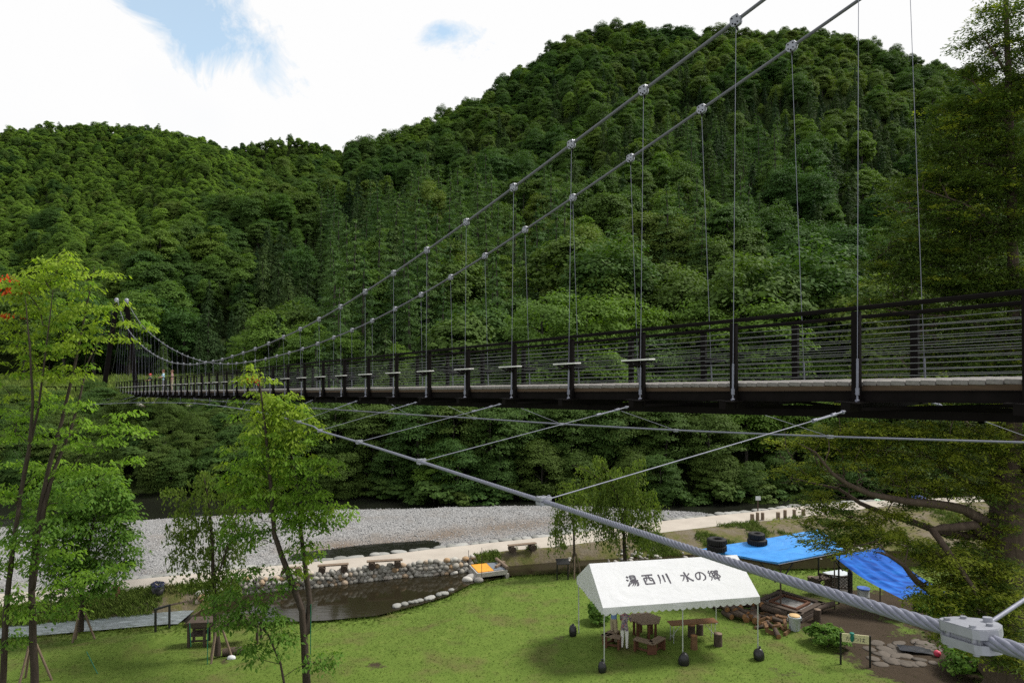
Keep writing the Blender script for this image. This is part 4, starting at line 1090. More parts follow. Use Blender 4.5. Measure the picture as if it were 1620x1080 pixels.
bl = [(1270, 705, 40, 12, 0, .6), (1310, 690, 50, 16), (1270, 745, 40, 14, 0, .6), (1350, 690, 50, 18), (1330, 730, 50, 14, 0, .7), (1400, 685, 60, 20), (1460, 680, 50, 18), (1400, 725, 50, 16), (1470, 720, 60, 16), (1530, 690, 50, 20), (1580, 700, 50, 30), (1530, 735, 55, 16), (1590, 770, 40, 30), (1450, 760, 50, 14),
      (1520, 775, 50, 14), (1320, 800, 40, 12), (1350, 825, 46, 12), (1400, 815, 40, 12), (1360, 850, 40, 10), (1395, 850, 36, 12, -1, 1), (1430, 856, 30, 9, -1, .7), (1480, 880, 30, 12, -1, 1), (1510, 915, 40, 18, -1, 1), (1560, 895, 40, 22, -1, 1), (1490, 950, 36, 16, -1, 1), (1545, 955, 40, 20, -1, 1), (1590, 940, 30, 26, -1, 1), (1570, 1000, 44, 24, -1, 1), (1520, 1000, 36, 18, -1, 1), (1610, 1040, 30, 20, -1, 1), (1290, 785, 30, 10, 0, .7), (1280, 825, 26, 8, 0, .8),
      (1595, 20, 40, 26), (1560, 60, 30, 14), (1600, 80, 34, 26), (1555, 110, 44, 14), (1600, 150, 40, 26), (1540, 165, 50, 16), (1510, 200, 44, 14), (1580, 220, 50, 24), (1520, 245, 60, 18), (1480, 285, 50, 18), (1560, 300, 60, 24), (1490, 340, 70, 20), (1580, 370, 50, 26), (1440, 385, 60, 18), (1520, 400, 70, 20), (1400, 420, 46, 14),
      (1460, 445, 70, 20), (1570, 450, 60, 26), (1410, 480, 60, 18), (1500, 505, 70, 20), (1590, 530, 50, 26), (1430, 535, 60, 18), (1520, 565, 70, 22), (1410, 590, 60, 18), (1490, 620, 70, 20), (1580, 620, 60, 26), (1430, 640, 60, 14), (1350, 640, 40, 12), (1650, 500, 50, 60), (1650, 700, 50, 60)]
def zm_y(p, r): return 1 if r.random() < (.62 if p[2] < 10.5 else .10) else 0
bl += [(1480, 935, 30, 12, -1.6), (1330, 862, 40, 10, -1.2), (1300, 850, 30, 8, -1), (1500, 880, 40, 18, -1.2), (1530, 930, 40, 20, -1.4), (1560, 180, 60, 30), (1590, 260, 40, 40), (1520, 300, 60, 30), (1570, 360, 60, 40), (1600, 460, 40, 50), (1530, 450, 60, 30), (1500, 560, 60, 30), (1580, 580, 60, 40), (1560, 520, 60, 30), (1450, 500, 50, 24), (1470, 400, 50, 24), (1620, 120, 30, 60), (1620, 300, 30, 80), (1480, 230, 24, 10), (1430, 310, 24, 10), (1570, 830, 40, 24), (1440, 790, 40, 12), (1530, 860, 30, 16), (1600, 990, 30, 40)]
tg = blob_points(bl, D4, 38, rg, 1.0)
# bare dead twigs reaching out on the left
bare = blob_points([(1240, 720, 26, 16), (1255, 760, 24, 14), (1285, 800, 26, 12), (1300, 840, 26, 10), (1440, 470, 50, 30), (1420, 330, 30, 16), (1250, 690, 20, 12), (1350, 760, 60, 30), (1420, 770, 60, 30), (1480, 660, 60, 20), (1380, 700, 50, 20), (1520, 380, 70, 60), (1560, 250, 40, 60), (1450, 560, 60, 40)], D4, 26, rg, 1.0)
grow('old_yew', 'huge old yew with furrowed trunk and long bare limbs spreading left under the bridge', 'tree', tr, np.concatenate([tg]), yew_leaves(78, .85, .12, zm_y), [M['lf_yew'], M['lf_yew_tip']], M['bark_old'], up=-.05, tip=.0075, sides=9, twist=.09, bare=bare)

def bush(label, px, py, r, h, mat, name='bush', n=70, ls=.16):
    p = W(px, py, 0.0); V, Fq = crown_broad(int(px), r, h * .62, h * .42, n, 60, ls, .6, -.4)
    o = thing(name, label, 'bush', (p.x, p.y, 0)); new_obj('crown', mesh_np('crown', V, Fq, mat), o)
    new_obj('trunk', trunk_mb(h * .7, .03, int(px), 6, r * .5, .1).build('trunk', M['bark_dark']).data, o)
    for k in [k for k in COL.objects if k.name.startswith('trunk') and k.parent is None]: bpy.data.objects.remove(k)
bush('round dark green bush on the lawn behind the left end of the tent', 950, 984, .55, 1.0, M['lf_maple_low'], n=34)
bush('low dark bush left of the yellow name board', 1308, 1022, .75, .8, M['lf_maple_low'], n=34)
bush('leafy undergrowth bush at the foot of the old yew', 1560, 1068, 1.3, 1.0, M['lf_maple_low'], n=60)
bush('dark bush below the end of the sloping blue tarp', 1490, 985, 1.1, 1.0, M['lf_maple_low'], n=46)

# ---------------------------------------------------------------- grass and pebbles nobody could count
def tuft(seed, n=14, h=.10):
    q = random.Random(seed); vs, fs = [], []
    for k in range(n):
        a = q.uniform(0, 6.28); r = q.uniform(0, .10); x, y = math.cos(a) * r, math.sin(a) * r; b = q.uniform(0, 6.28); w_ = q.uniform(.004, .009); H = h * q.uniform(.4, 1.2); ln = q.uniform(.1, .7) * H
        dx, dy = math.cos(b), math.sin(b); i = len(vs)
        vs += [(x - dy * w_, y + dx * w_, -.01), (x + dy * w_, y - dx * w_, -.01), (x + dx * ln * .4 + dy * w_ * .6, y + dy * ln * .4 - dx * w_ * .6, H * .65), (x + dx * ln, y + dy * ln, H)]
        fs.append((i, i + 1, i + 2, i + 3))
    me = bpy.data.meshes.new('tuft'); me.from_pydata(vs, [], fs); me.materials.append(M['blade']); me.update(); return me
t_ = NT('grass blade'); loc = t_.node('ShaderNodeObjectInfo').outputs['Location']; nn = t_.noise(.55, 5, .62, loc); nr = t_.random()
c_ = t_.mix(nr, (.098, .152, .027), (.135, .188, .037)); c_ = t_.mix(t_.ramp(nn, [(.56, (0, 0, 0)), (.70, (.65, .65, .65))]), c_, (.15, .135, .055))
t_.bsdf(c_, .8, 0, None, .1); M['blade'] = t_.m
rows = []
def grass_at(x, y, s):
    z = gz_fast(x, y); return z
gx = NR.uniform(-24, 24, 60000); gy = NR.uniform(21.5, 38.5, 60000)
keep = (gy < yc0(gx) - .05) & (np.abs(gx) < gy * .80) & (NR.random(60000) > np.clip(dirt_and_shade(gx, gy) * 1.6 - .35, 0, 1))
gx, gy = gx[keep], gy[keep]; gzv = ground(gx, gy)
edge = np.clip(1.6 - np.abs(yc0(gx) - gy), 0, 1)
rows = np.stack([gx, gy, gzv, NR.uniform(.15, .34, len(gx)) + edge * NR.uniform(0, 1.0, len(gx)), NR.uniform(0, 6.28, len(gx)), NR.integers(0, 4, len(gx))], 1)
scatter('grass', 'short mown grass of the lawn', rows, [tuft(k) for k in range(4)])
# rough growth on the stream bank under the path
bx = NR.uniform(-27, 30, 16000); c1_, n_ = yc1(bx), yN(bx); by = c1_ + (n_ - c1_) * NR.random(16000) - .02
kp = ((n_ - c1_) > .3) & (fbm(bx * .6, by * .6, 6) > np.where(bx > -1.5, .56, .42)); bx, by = bx[kp], by[kp]
rows = np.stack([bx, by, ground(bx, by), NR.uniform(.7, 2.2, len(bx)), NR.uniform(0, 6.28, len(bx)), NR.integers(0, 4, len(bx))], 1)
scatter('bank_grass', 'rough grass on the bank between path and stream', rows, [tuft(10 + k, 14, .12) for k in range(4)])
# far terrace meadow
bx = NR.uniform(-75, -20, 9000); by = NR.uniform(77, 100, 9000); kp = (bx / by < -.34); bx, by = bx[kp], by[kp]
rows = np.stack([bx, by, ground(bx, by), NR.uniform(3, 8, len(bx)), NR.uniform(0, 6.28, len(bx)), NR.integers(0, 4, len(bx))], 1)
scatter('meadow_grass', 'long grass of the far terrace', rows, [tuft(20 + k, 16, .12) for k in range(4)])
def pebble(seed, mat):
    m = MB(); m.blob((0, 0, .3), (1, .8, .55), seed, 7, 5, .16); me = bpy.data.meshes.new('pebble'); me.from_pydata(m.v, [], m.f); me.materials.append(mat); me.polygons.foreach_set('use_smooth', [True] * len(m.f)); me.update(); return me
t_ = NT('river pebble'); c_ = t_.ramp(t_.random(), [(0, (.16, .16, .16)), (.4, (.245, .245, .245)), (.75, (.32, .32, .32)), (1, (.45, .45, .45))]); t_.bsdf(c_, .85, 0, t_.bump(t_.noise(6, 3, .6), .2), .2); M['pebble'] = t_.m
gx = NR.uniform(-36, 14, 42000); f_, r_ = yF(gx), yR2(gx); gy = f_ + .6 + (r_ - f_ - .9) * NR.random(42000); kp = (np.abs(gx) < gy * .8) & (r_ - f_ > 2); gx, gy = gx[kp], gy[kp]; gzv = ground(gx, gy)
kp = gzv > WATER + .04; gx, gy, gzv = gx[kp], gy[kp], gzv[kp]
rows = np.stack([gx, gy, gzv, .018 + .04 * NR.random(len(gx)) ** 4, NR.uniform(0, 6.28, len(gx)), NR.integers(0, 4, len(gx))], 1)
scatter('gravel', 'grey river pebbles covering the gravel bar', rows, [pebble(k, M['pebble']) for k in range(4)])
# pale stones along the right hand stream
bx = NR.uniform(3, 24, 260); by = yc1(bx) + NR.normal(size=260) * .45 + .15
rows = np.stack([bx, by, np.maximum(ground(bx, by), WATER - .05), .05 + .15 * NR.random(260) ** 2.5, NR.uniform(0, 6.28, 260), NR.integers(0, 4, 260)], 1)
kp = fbm(bx * .5, by * 0 + 3, 12) > .47
t_ = NT('pale stream stone'); c_ = t_.ramp(t_.random(), [(0, (.20, .19, .175)), (1, (.44, .42, .39))]); t_.bsdf(c_, .85, 0, t_.bump(t_.noise(6, 4, .6), .3), .2); M['pale_stone'] = t_.m
scatter('stream_stones', 'loose pale stones along the stream', rows[kp], [pebble(10 + k, M['pale_stone']) for k in range(4)])
# ================================================================== THINGS ON THE GROUND
t_ = NT('white tent canvas'); v_ = t_.coord(); n_ = t_.noise(1.1, 4, .55, v_, .8); n2_ = t_.noise(5, 5, .6, v_)
t_.bsdf(t_.mix(t_.ramp(n2_, [(.45, (0, 0, 0)), (.8, (.5, .5, .5))]), (.68, .69, .715), (.60, .61, .625)), .75, 0, t_.bump(n_, .35, .12), .15); pb_ = t_.out.inputs[0].links[0].from_socket; tl_ = t_.node('ShaderNodeBsdfTranslucent', {'Color': (.75, .75, .76, 1)}); ms_ = t_.node('ShaderNodeMixShader', {'Fac': .22}); t_.link(pb_, ms_.inputs[1]); t_.link(tl_.outputs[0], ms_.inputs[2]); t_.link(ms_.outputs[0], t_.out.inputs[0]); M['canvas'] = t_.m
M['ink'] = plain('dark grey lettering', (.075, .07, .085), .8, 0, .2, 4, 0, .1)
M['pole'] = plain('galvanised tent pole', (.45, .47, .46), .5, .3, .1, 5, 0, .4)
M['tarp'] = None
def m_tarp():
    t = NT('blue plastic tarpaulin'); v = t.coord(); mp = t.node('ShaderNodeMapping', {'Vector': v, 'Scale': (1, 1, 1)})
    n = t.noise(1.6, 5, .6, v, .5); n2 = t.noise(14, 3, .6, v)
    c = t.ramp(n, [(.3, (.028, .185, .50)), (.7, (.05, .27, .66))]); c = t.mix(t.math('MULTIPLY', n2, .2), c, (.02, .12, .35))
    t.bsdf(c, .5, 0, t.bump(n, .6, .1), .35); return t.m
M['tarp'] = m_tarp()
M['rubber'] = plain('black tyre rubber', (.012, .012, .013), .75, 0, .3, 8, .2, .3)
M['black_bag'] = plain('black plastic sack', (.012, .012, .014), .35, 0, .3, 6, .8, .5, bscale=9)
M['redwood'] = wood_mat('red brown stained wood', (.115, .05, .027), .7, (4, 4, 25), .3)
M['greywood'] = wood_mat('weathered grey brown wood', (.19, .14, .10), .8, (20, 4, 4), .35)
M['darkwood'] = wood_mat('dark old timber', (.075, .055, .042), .85, (6, 20, 20), .4)
M['log_bark'] = bark_mat('log bark', (.085, .062, .047), (.17, .14, .115), 8)
M['log_cut'] = plain('cut log end', (.24, .125, .055), .8, 0, .35, 9, .2, .2)
M['split'] = wood_mat('split firewood', (.17, .095, .048), .8, (4, 4, 18), .5)
M['black_iron'] = plain('black painted iron', (.012, .012, .012), .5, 0, .2, 5, 0, .35)
M['plastic'] = plain('pale grey plastic', (.50, .54, .57), .45, 0, .06, 3, 0, .4)
M['tan'] = plain('tan wooden lid', (.50, .34, .17), .7, 0, .2, 5, .1, .3)
M['ash'] = plain('grey ash', (.22, .215, .21), .95, 0, .45, 7, .8, .1)
M['stone'] = None
def m_stone(name, stops):
    t = NT(name); v = t.pos(); c = t.ramp(t.island(), stops); n = t.noise(9, 5, .65, v)
    c = t.mix(t.math('MULTIPLY', n, .5), c, (.13, .12, .10)); t.bsdf(c, .9, 0, t.bump(n, .5, .03), .2); return t.m
M['stone'] = m_stone('mixed wall cobbles', [(0, (.20, .19, .17)), (.35, (.36, .345, .31)), (.7, (.48, .465, .43)), (.88, (.40, .26, .14)), (1, (.55, .53, .50))])
M['edge_stone'] = m_stone('pale edging stones', [(0, (.20, .205, .195)), (.5, (.28, .285, .27)), (1, (.37, .37, .355))])
M['concrete'] = plain('weathered concrete', (.36, .34, .31), .9, 0, .2, 3, .3, .2)

# ---------------------------------------------------------------- stonework
m = MB(); q = random.Random(3); x = -14.2
while x < -1.9:
    y = float(yN(np.array([x]))[0]); dx = .25 * q.uniform(.8, 1.25)
    if x < -13.2: y -= (-13.2 - x) * 1.2
    dyx = float(yN(np.array([x + .3]))[0] - yN(np.array([x - .3]))[0]) / .6
    z = WATER - .22; row = 0
    while z < .22:
        h = .20 * q.uniform(.8, 1.2); xx = x + (row % 2) * .12 + q.uniform(-.04, .04)
        m.blob((xx, y - .10 + .05 * (z > 0) + q.uniform(-.03, .03), z + h / 2), (dx * .66, .15, h * .66), q.randrange(9999), 8, 6, .13, rotz(math.atan(dyx))); z += h * .86; row += 1
    x += dx * .95
tag(m.build('stone_wall', M['stone']), 'cobbled stone retaining wall along the far side of the brown pond', 'wall')
m = MB(); x = -23.0
while x < 27:
    y = float(yF(np.array([x]))[0]) + .38; w_ = q.uniform(.22, .52)
    m.blob((x, y + q.uniform(-.08, .08), .13 + q.uniform(-.04, .04)), (w_ * 1.08, q.uniform(.24, .40), .085), q.randrange(9999), 10, 6, .2, rotz(q.uniform(-.3, .5)))
    if q.random() < .35: m.blob((x + .1, y + .42 + q.uniform(-.08, .12), .02), (w_ * .8, .24, .09), q.randrange(9999), 8, 6, .14, rotz(q.uniform(-.4, .6)))
    x += w_ * 1.85
tag(m.build('stone_edging', M['edge_stone']), 'row of flat pale stones edging the footpath on the river side', 'edging')
m = MB()      # far terrace wall
for k in range(420):
    px = q.uniform(40, 440); y = 75.7; x = (px - 810) / F * y; z = q.uniform(3.5, 4.9)
    m.blob((x, y - .05, z), (.42, .25, .30), q.randrange(9999), 7, 5, .14)
tag(m.build('terrace_wall', M['stone']), 'low rubble stone wall holding the far grassy terrace below the bridge end', 'wall')
m = MB(); c_ = W(1432, 1032, 0)
for k in range(46):
    x, y = c_.x + q.uniform(-1.5, 1.5), c_.y + q.uniform(-1.0, 1.0)
    m.blob((x, y, gz(x, y) + .01), (q.uniform(.2, .34), q.uniform(.16, .26), .028), q.randrange(9999), 9, 5, .16, rotz(q.uniform(0, 3)))
M['flag'] = m_stone('brown flagstones', [(0, (.05, .04, .033)), (1, (.115, .095, .08))])
tag(m.build('stone_paving', M['flag']), None, None, None, 'structure')
for i, (px, py, r, lb) in enumerate([(748, 914, .30, 'pale boulder at the pond corner beside the little footbridge'), (757, 918, .22, 'small pale boulder nearest the lawn beside the little footbridge'), (740, 917, .24, 'half sunk pale boulder at the mouth of the culvert')]):
    p = W(px, py, -.38); m = MB(); m.blob((0, 0, 0), (r * 1.2, r, r * .7), i + 50, 12, 8, .16); o = m.build('boulder', M['pale_stone']); o.location = p; tag(o, lb, 'rock')

m = MB(); x = -5.2
while x < -2.75:
    y = float(yc0(np.array([x]))[0]); r_ = q.uniform(.10, .24); m.blob((x, y - .14 + q.uniform(-.07, .07), WATER + .03), (r_ * 1.2, r_, .085), q.randrange(9999), 9, 6, .2, rotz(q.uniform(0, 3))); x += r_ * 1.5
tag(m.build('pond_rim', M['edge_stone']), 'thin rim of pale stones where the lawn meets the pond', 'edging')
# ---------------------------------------------------------------- little footbridge over the pond outlet
A, B, C, D = W(742, 893, -.06), W(755, 907, -.06), W(803, 901, -.06), W(786, 889, -.06)
fb = thing('small_footbridge', 'small concrete footbridge with orange board and grey grating over the pond outlet', 'footbridge', (A + C) / 2 - Vector((0, 0, .3)))
o0 = fb.location
def quad_slab(name, P, th, mat, par, org, lift=0.0):
    m = MB(); P = [p - org + Vector((0, 0, lift)) for p in P]; n = len(P); vs = P + [p - Vector((0, 0, th)) for p in P]
    m.add(vs, [tuple(range(n)), tuple(range(2 * n - 1, n - 1, -1))] + [(i, n + i, n + (i + 1) % n, (i + 1) % n) for i in range(n)]); return m.build(name, mat, par)
def lerp4(u, v): return A.lerp(D, u).lerp(B.lerp(C, u), v)
quad_slab('slab', [A, B, C, D], .22, M['concrete'], fb, o0)
M['orange'] = plain('orange board', (.62, .27, .03), .7, 0, .15, 4, .2, .3); M['grating'] = plain('grey steel grating', (.16, .18, .21), .6, .3, .2, 20, .6, .3)
quad_slab('board', [lerp4(.05, .06), lerp4(.05, .94), lerp4(.56, .94), lerp4(.60, .06)], .03, M['orange'], fb, o0, .032)
quad_slab('grating', [lerp4(.61, .06), lerp4(.57, .94), lerp4(.95, .94), lerp4(.95, .06)], .03, M['grating'], fb, o0, .03)
m = MB(); m.tube([lerp4(1.0, -.05) - o0 + Vector((0, 0, .16)), lerp4(1.0, 1.0) - o0 + Vector((0, 0, .10))], .09, 10); m.box(lerp4(.93, .5) - o0 + Vector((0, 0, .10)), (.12, .9, .1), rotz(-.5)); m.build('kerb_log', M['greywood'], fb)
for u in (0, 1):
    m = MB(); m.bar(lerp4(u, .0) - o0 + Vector((0, 0, -.42)), lerp4(u, 1.0) - o0 + Vector((0, 0, -.42)), .18, .42); m.build('abutment', M['concrete'], fb)
for i, (px, y0, y1, lb) in enumerate([(741, 889, 870, 'thin brown pole standing on the path edge left of the footbridge'), (762, 905, 866, 'taller thin brown pole standing at the front of the footbridge')]):
    p = W(px, y0, .05); m = MB(); m.tube([(0, 0, -.2), (.01, 0, (y0 - y1) * p.y / F)], .014, 6); o = m.build('thin_pole', M['darkwood']); o.location = p; tag(o, lb, 'pole')

# ---------------------------------------------------------------- log benches and stumps by the path
def log_bench(pa, pb, lb):
    a, b = W(*pa, .2), W(*pb, .2); c = (a + b) / 2; d = b - a; ang = math.atan2(d.y, d.x); Ln = d.length
    o = thing('log_bench', lb, 'bench', (c.x, c.y, .19), ang, 'log benches along the path')
    m = MB(); m.box((0, 0, .37), (Ln * 1.12, .26, .07), None, .02); m.build('plank_seat', M['greywood'], o)
    for s in (-1, 1):
        m = MB(); m.tube([(s * Ln * .40, -.24, .17), (s * Ln * .40, .24, .17)], .17, 14); m.build('log_support', M['log_bark'], o)
log_bench((448, 910), (474, 909), 'log bench half hidden behind the crown of the slender maple'); log_bench((505, 906), (549, 903), 'log bench at the pond edge just right of the slender maple')
log_bench((583, 899), (634, 896), 'log bench above the middle of the cobbled pond wall'); log_bench((806, 873), (846, 869), 'log bench on the grass verge behind the little footbridge')
for i, (px, py) in enumerate([(1190, 823), (1198.5, 823), (1206.5, 822), (1231, 820), (1242, 819), (1256.5, 817), (1271, 815)]):
    p = W(px, py, .2); m = MB(); h = .42 + .05 * ((i * 5) % 3); r = .11 + .02 * (i % 3 == 0); m.lathe([(r * 1.04, -.1), (r, .1), (r * .98, h - .02), (r * .9, h)], 12); o = m.build('wooden_bollard', M['greywood']); o.location = p
    tag(o, ['leftmost short wooden bollard on the far path edge', 'second bollard in the left trio on the far path edge', 'third bollard in the left trio on the far path edge', 'wide bollard first after the gap in the far row', 'bollard second after the gap in the far row', 'slim bollard third after the gap in the far row', 'rightmost bollard of the far row close to the yew twigs'][i], 'bollard', 'wooden bollards along the path')
p = W(184, 941, .2); m = MB(); m.lathe([(.16, -.1), (.15, .4), (.13, .42)], 14); o = m.build('wooden_bollard', M['redwood']); o.location = p; tag(o, 'single red brown bollard at the path edge behind the left trees', 'bollard')

# ---------------------------------------------------------------- signs
def lectern(px, py, lb):
    p = W(px, py, 0); o = thing('info_lectern', lb, 'sign', (p.x, p.y, gz(p.x, p.y)), .15)
    m = MB(); m.box((-.28, 0, .45), (.06, .06, .95)); m.build('post', M['black_iron'], o); m = MB(); m.box((.28, 0, .42), (.06, .06, .88)); m.build('post', M['black_iron'], o)
    m = MB(); m.box((0, -.03, .93), (.66, .42, .04), rotx(.45), .008); m.build('panel', M['black_iron'], o)
lectern(890, 905, 'dark sloping information lectern on the lawn near the stream')
p = W(1199, 809, .15); o = thing('small_sign', 'small white sign on a dark post by the river end of the path', 'sign', p)
m = MB(); m.box((0, 0, .35), (.07, .07, .9)); m.build('post', M['darkwood'], o); m = MB(); m.box((0, -.05, .92), (.34, .03, .26), None, .006); m.build('panel', M['plastic'], o)

# brush lettering, drawn stroke by stroke on a unit square
GLYPH = {
 'yu': [[(.10, .92, .09), (.24, .80, .12)], [(.02, .62, .08), (.18, .52, .12)], [(.02, .02, .10), (.12, .12, .09), (.24, .36, .04)], [(.40, .98, .09), (.40, .58, .07)], [(.40, .95, .07), (.80, .97, .08), (.80, .58, .09)], [(.42, .78, .06), (.78, .79, .06)], [(.42, .60, .07), (.80, .60, .07)], [(.28, .46, .07), (.97, .48, .09)],
        [(.44, .46, .07), (.36, .30, .07), (.24, .18, .04)], [(.40, .34, .07), (.90, .35, .09), (.86, .05, .10), (.72, .03, .05)], [(.58, .33, .07), (.48, .14, .06), (.34, .02, .03)], [(.74, .33, .07), (.64, .12, .06), (.52, .0, .03)]],
 'nishi': [[(.04, .90, .09), (.50, .93, .08), (.96, .93, .10)], [(.14, .66, .09), (.17, .06, .09)], [(.14, .66, .08), (.86, .68, .08), (.88, .06, .11)], [(.16, .10, .08), (.88, .10, .08)], [(.40, .90, .08), (.39, .56, .07), (.26, .34, .04)], [(.60, .90, .08), (.60, .44, .07), (.78, .38, .08)]],
 'kawa': [[(.14, .92, .11), (.16, .46, .09), (.04, .04, .04)], [(.50, .86, .11), (.50, .18, .08)], [(.84, .97, .12), (.88, .50, .10), (.90, .0, .09)]],
 'mizu': [[(.46, .99, .10), (.52, .60, .10), (.52, .10, .10), (.38, .12, .04)], [(.06, .68, .08), (.38, .70, .08), (.28, .42, .07), (.06, .16, .04)], [(.86, .84, .09), (.72, .70, .06), (.58, .60, .04)], [(.54, .64, .06), (.70, .34, .09), (.99, .10, .12)]],
 'no': [[(.54, .86, .07), (.50, .55, .08), (.34, .22, .10), (.16, .22, .09), (.08, .45, .08), (.20, .76, .08), (.52, .90, .08), (.82, .78, .09), (.94, .48, .10), (.82, .20, .09), (.56, .08, .04)]],
 'sato': [[(.22, .98, .08), (.06, .76, .07), (.22, .66, .06)], [(.30, .84, .07), (.04, .44, .07), (.24, .40, .07)], [(.26, .40, .07), (.16, .16, .06), (.02, .02, .04)], [(.38, .94, .08), (.38, .10, .08), (.54, .22, .05)], [(.38, .92, .06), (.60, .92, .07), (.58, .50, .07)], [(.40, .72, .05), (.58, .72, .05)], [(.40, .52, .06), (.58, .52, .06)], [(.46, .46, .06), (.64, .14, .08)],
          [(.72, .96, .08), (.72, -.02, .09)], [(.72, .93, .06), (.95, .92, .08), (.80, .62, .06), (.98, .36, .08), (.80, .22, .06)]],
 'ka': [[(.06, .70, .06), (.56, .76, .06), (.62, .62, .06), (.54, .12, .06), (.40, .16, .03)], [(.36, .98, .06), (.26, .50, .06), (.06, .06, .04)], [(.74, .80, .05), (.94, .52, .07)]],
 'tsu': [[(.08, .58, .06), (.40, .76, .06), (.76, .74, .06), (.90, .52, .07), (.78, .28, .06), (.44, .14, .03)]],
 'ha': [[(.14, .94, .06), (.08, .50, .06), (.14, .08, .05)], [(.36, .70, .05), (.94, .72, .06)], [(.70, .96, .06), (.70, .30, .06), (.54, .14, .06), (.40, .24, .05), (.56, .34, .05), (.76, .24, .05), (.94, .10, .05)]]}
def letter(m, key, org, ux, uy, nrm, size, asp=1.0, weight=1.0):
    for k, st in enumerate(GLYPH[key]):
        pts = [Vector((a, b, c)) for a, b, c in st]; fine = [pts[0]]
        for i in range(len(pts) - 1):
            for j in range(1, 6): fine.append(pts[i].lerp(pts[i + 1], j / 5))
        if len(pts) > 2:
            for _ in range(2): fine = [fine[0]] + [(fine[i - 1] + fine[i] * 2 + fine[i + 1]) / 4 for i in range(1, len(fine) - 1)] + [fine[-1]]
        vs = []
        for i, p in enumerate(fine):
            t = fine[min(i + 1, len(fine) - 1)] - fine[max(i - 1, 0)]; n = Vector((-t.y, t.x)); n = n.normalized() if n.length > 1e-6 else Vector((0, 1))
            for s in (-1, 1):
                x, y = (p.x + n.x * s * p.z / 2 * weight), (p.y + n.y * s * p.z / 2 * weight)
                vs.append(org + ux * ((x - .5) * size * asp) + uy * ((y - .5) * size) + nrm * (.0008 * k))
        m.add(vs, [(2 * i, 2 * i + 2, 2 * i + 3, 2 * i + 1) for i in range(len(fine) - 1)])

# ---------------------------------------------------------------- the white event tent
FL, FR_ = W(956, 1062, 0), W(1199, 1040, 0); BL_ = W(907, 1004, 0)
ex = (FR_ - FL); TL_ = ex.length; ex.normalize(); ey = Vector((-ex.y, ex.x, 0)); TD_ = 3.2; EV, RG = 2.24, 3.27
tent = thing('event_tent', 'white gable tent with scalloped edge and dark brush lettering on the roof', 'tent', FL, math.atan2(ex.y, ex.x))
TLx = TL_
m = MB()
def wav(x, y): return .007 * math.sin(x * 2.1 + y * 3.0) * math.sin(x * .9 + 1.2)
NX, NY = 36, 8
for s in (0, 1):
    g_ = []
    for j in range(NY + 1):
        for i in range(NX + 1):
            x = -.06 + (TLx + .12) * i / NX; v = j / NY; y = -.05 + (TD_ / 2 + .05) * v; z = EV + (RG - EV) * v - .010 * math.sin(PI * v) * abs(math.sin(PI * i / (NX / 2))) + wav(x, v) * math.sin(PI * v)
            g_.append(Vector((x, y if s == 0 else TD_ - y, z)))
    n = NX + 1; fs = [(j * n + i, j * n + i + 1, (j + 1) * n + i + 1, (j + 1) * n + i) for j in range(NY) for i in range(NX)]
    m.add(g_, fs, True)
for x in (-.06, TLx + .06): m.add([(x, -.05, EV), (x, TD_ / 2, RG), (x, TD_ + .05, EV)], [(0, 1, 2)])
roof = m.build('canopy', M['canvas'], tent)
m = MB()
def valance(a, b, drop=.20):
    a, b = Vector(a), Vector(b); Ln = (b - a).length; n = int(Ln / .25); pts = []; N_ = n * 6; nr_ = (b - a).normalized().cross(Vector((0, 0, 1)))
    for i in range(N_ + 1):
        u = i / N_; p = a.lerp(b, u); w_ = nr_ * (.012 * math.sin(u * Ln * 5) + .01)
        pts += [p, p + w_ * .6 + Vector((0, 0, -drop * .5)), p + w_ + Vector((0, 0, -drop - .075 * abs(math.sin(PI * u * n))))]
    m.add(pts, [(3 * i + k, 3 * i + 3 + k, 3 * i + 4 + k, 3 * i + 1 + k) for i in range(N_) for k in (0, 1)], True)
c4 = [(-.06, -.05, EV), (TLx + .06, -.05, EV), (TLx + .06, TD_ + .05, EV), (-.06, TD_ + .05, EV)]
for i in range(4): valance(c4[i], c4[(i + 1) % 4])
m.build('valance', M['canvas'], tent)
legs_at = [(0, 0), (TLx / 2, 0), (TLx, 0), (0, TD_), (TLx / 2, TD_), (TLx, TD_)]
for x, y in legs_at:
    m = MB(); w_ = tent.matrix_world; m.tube([(x, y, -.03), (x, y, EV - .03)], .022, 8); sx = 1 if x < TLx / 2 else -1; m.tube([(x, y, EV - .34), (x + sx * .26, y, EV - .05)], .013, 6); m.lathe([(.05, -.02), (.05, .01), (.03, .02)], 8, (x, y, 0)); m.build('leg', M['pole'], tent)
m = MB()
for y, z in ((0.02, EV - .05), (TD_ - .02, EV - .05), (TD_ / 2, RG - .05)): m.tube([(0, y, z), (TLx, y, z)], .018, 6)
for x in (0.02, TLx / 2, TLx - .02): m.tube([(x, 0, EV - .05), (x, TD_ / 2, RG - .06), (x, TD_, EV - .05)], .018, 6); m.tube([(x, 0, EV - .06), (x, TD_, EV - .06)], .015, 6)
m.build('roof_frame', M['pole'], tent)
m = MB(); uy = Vector((0, TD_ / 2, RG - EV)).normalized(); nr_ = Vector((0, -uy.z, uy.y))
for key, s_ in zip(['yu', 'nishi', 'kawa', 'mizu', 'no', 'sato'], [1.36, 1.98, 2.58, 3.46, 4.02, 4.58]):
    letter(m, key, Vector((s_, 0, EV)) + uy * (1.02) + nr_ * .014, Vector((1, 0, 0)), uy, nr_, .47, .98, 1.35)
m.build('lettering', M['ink'], roof)
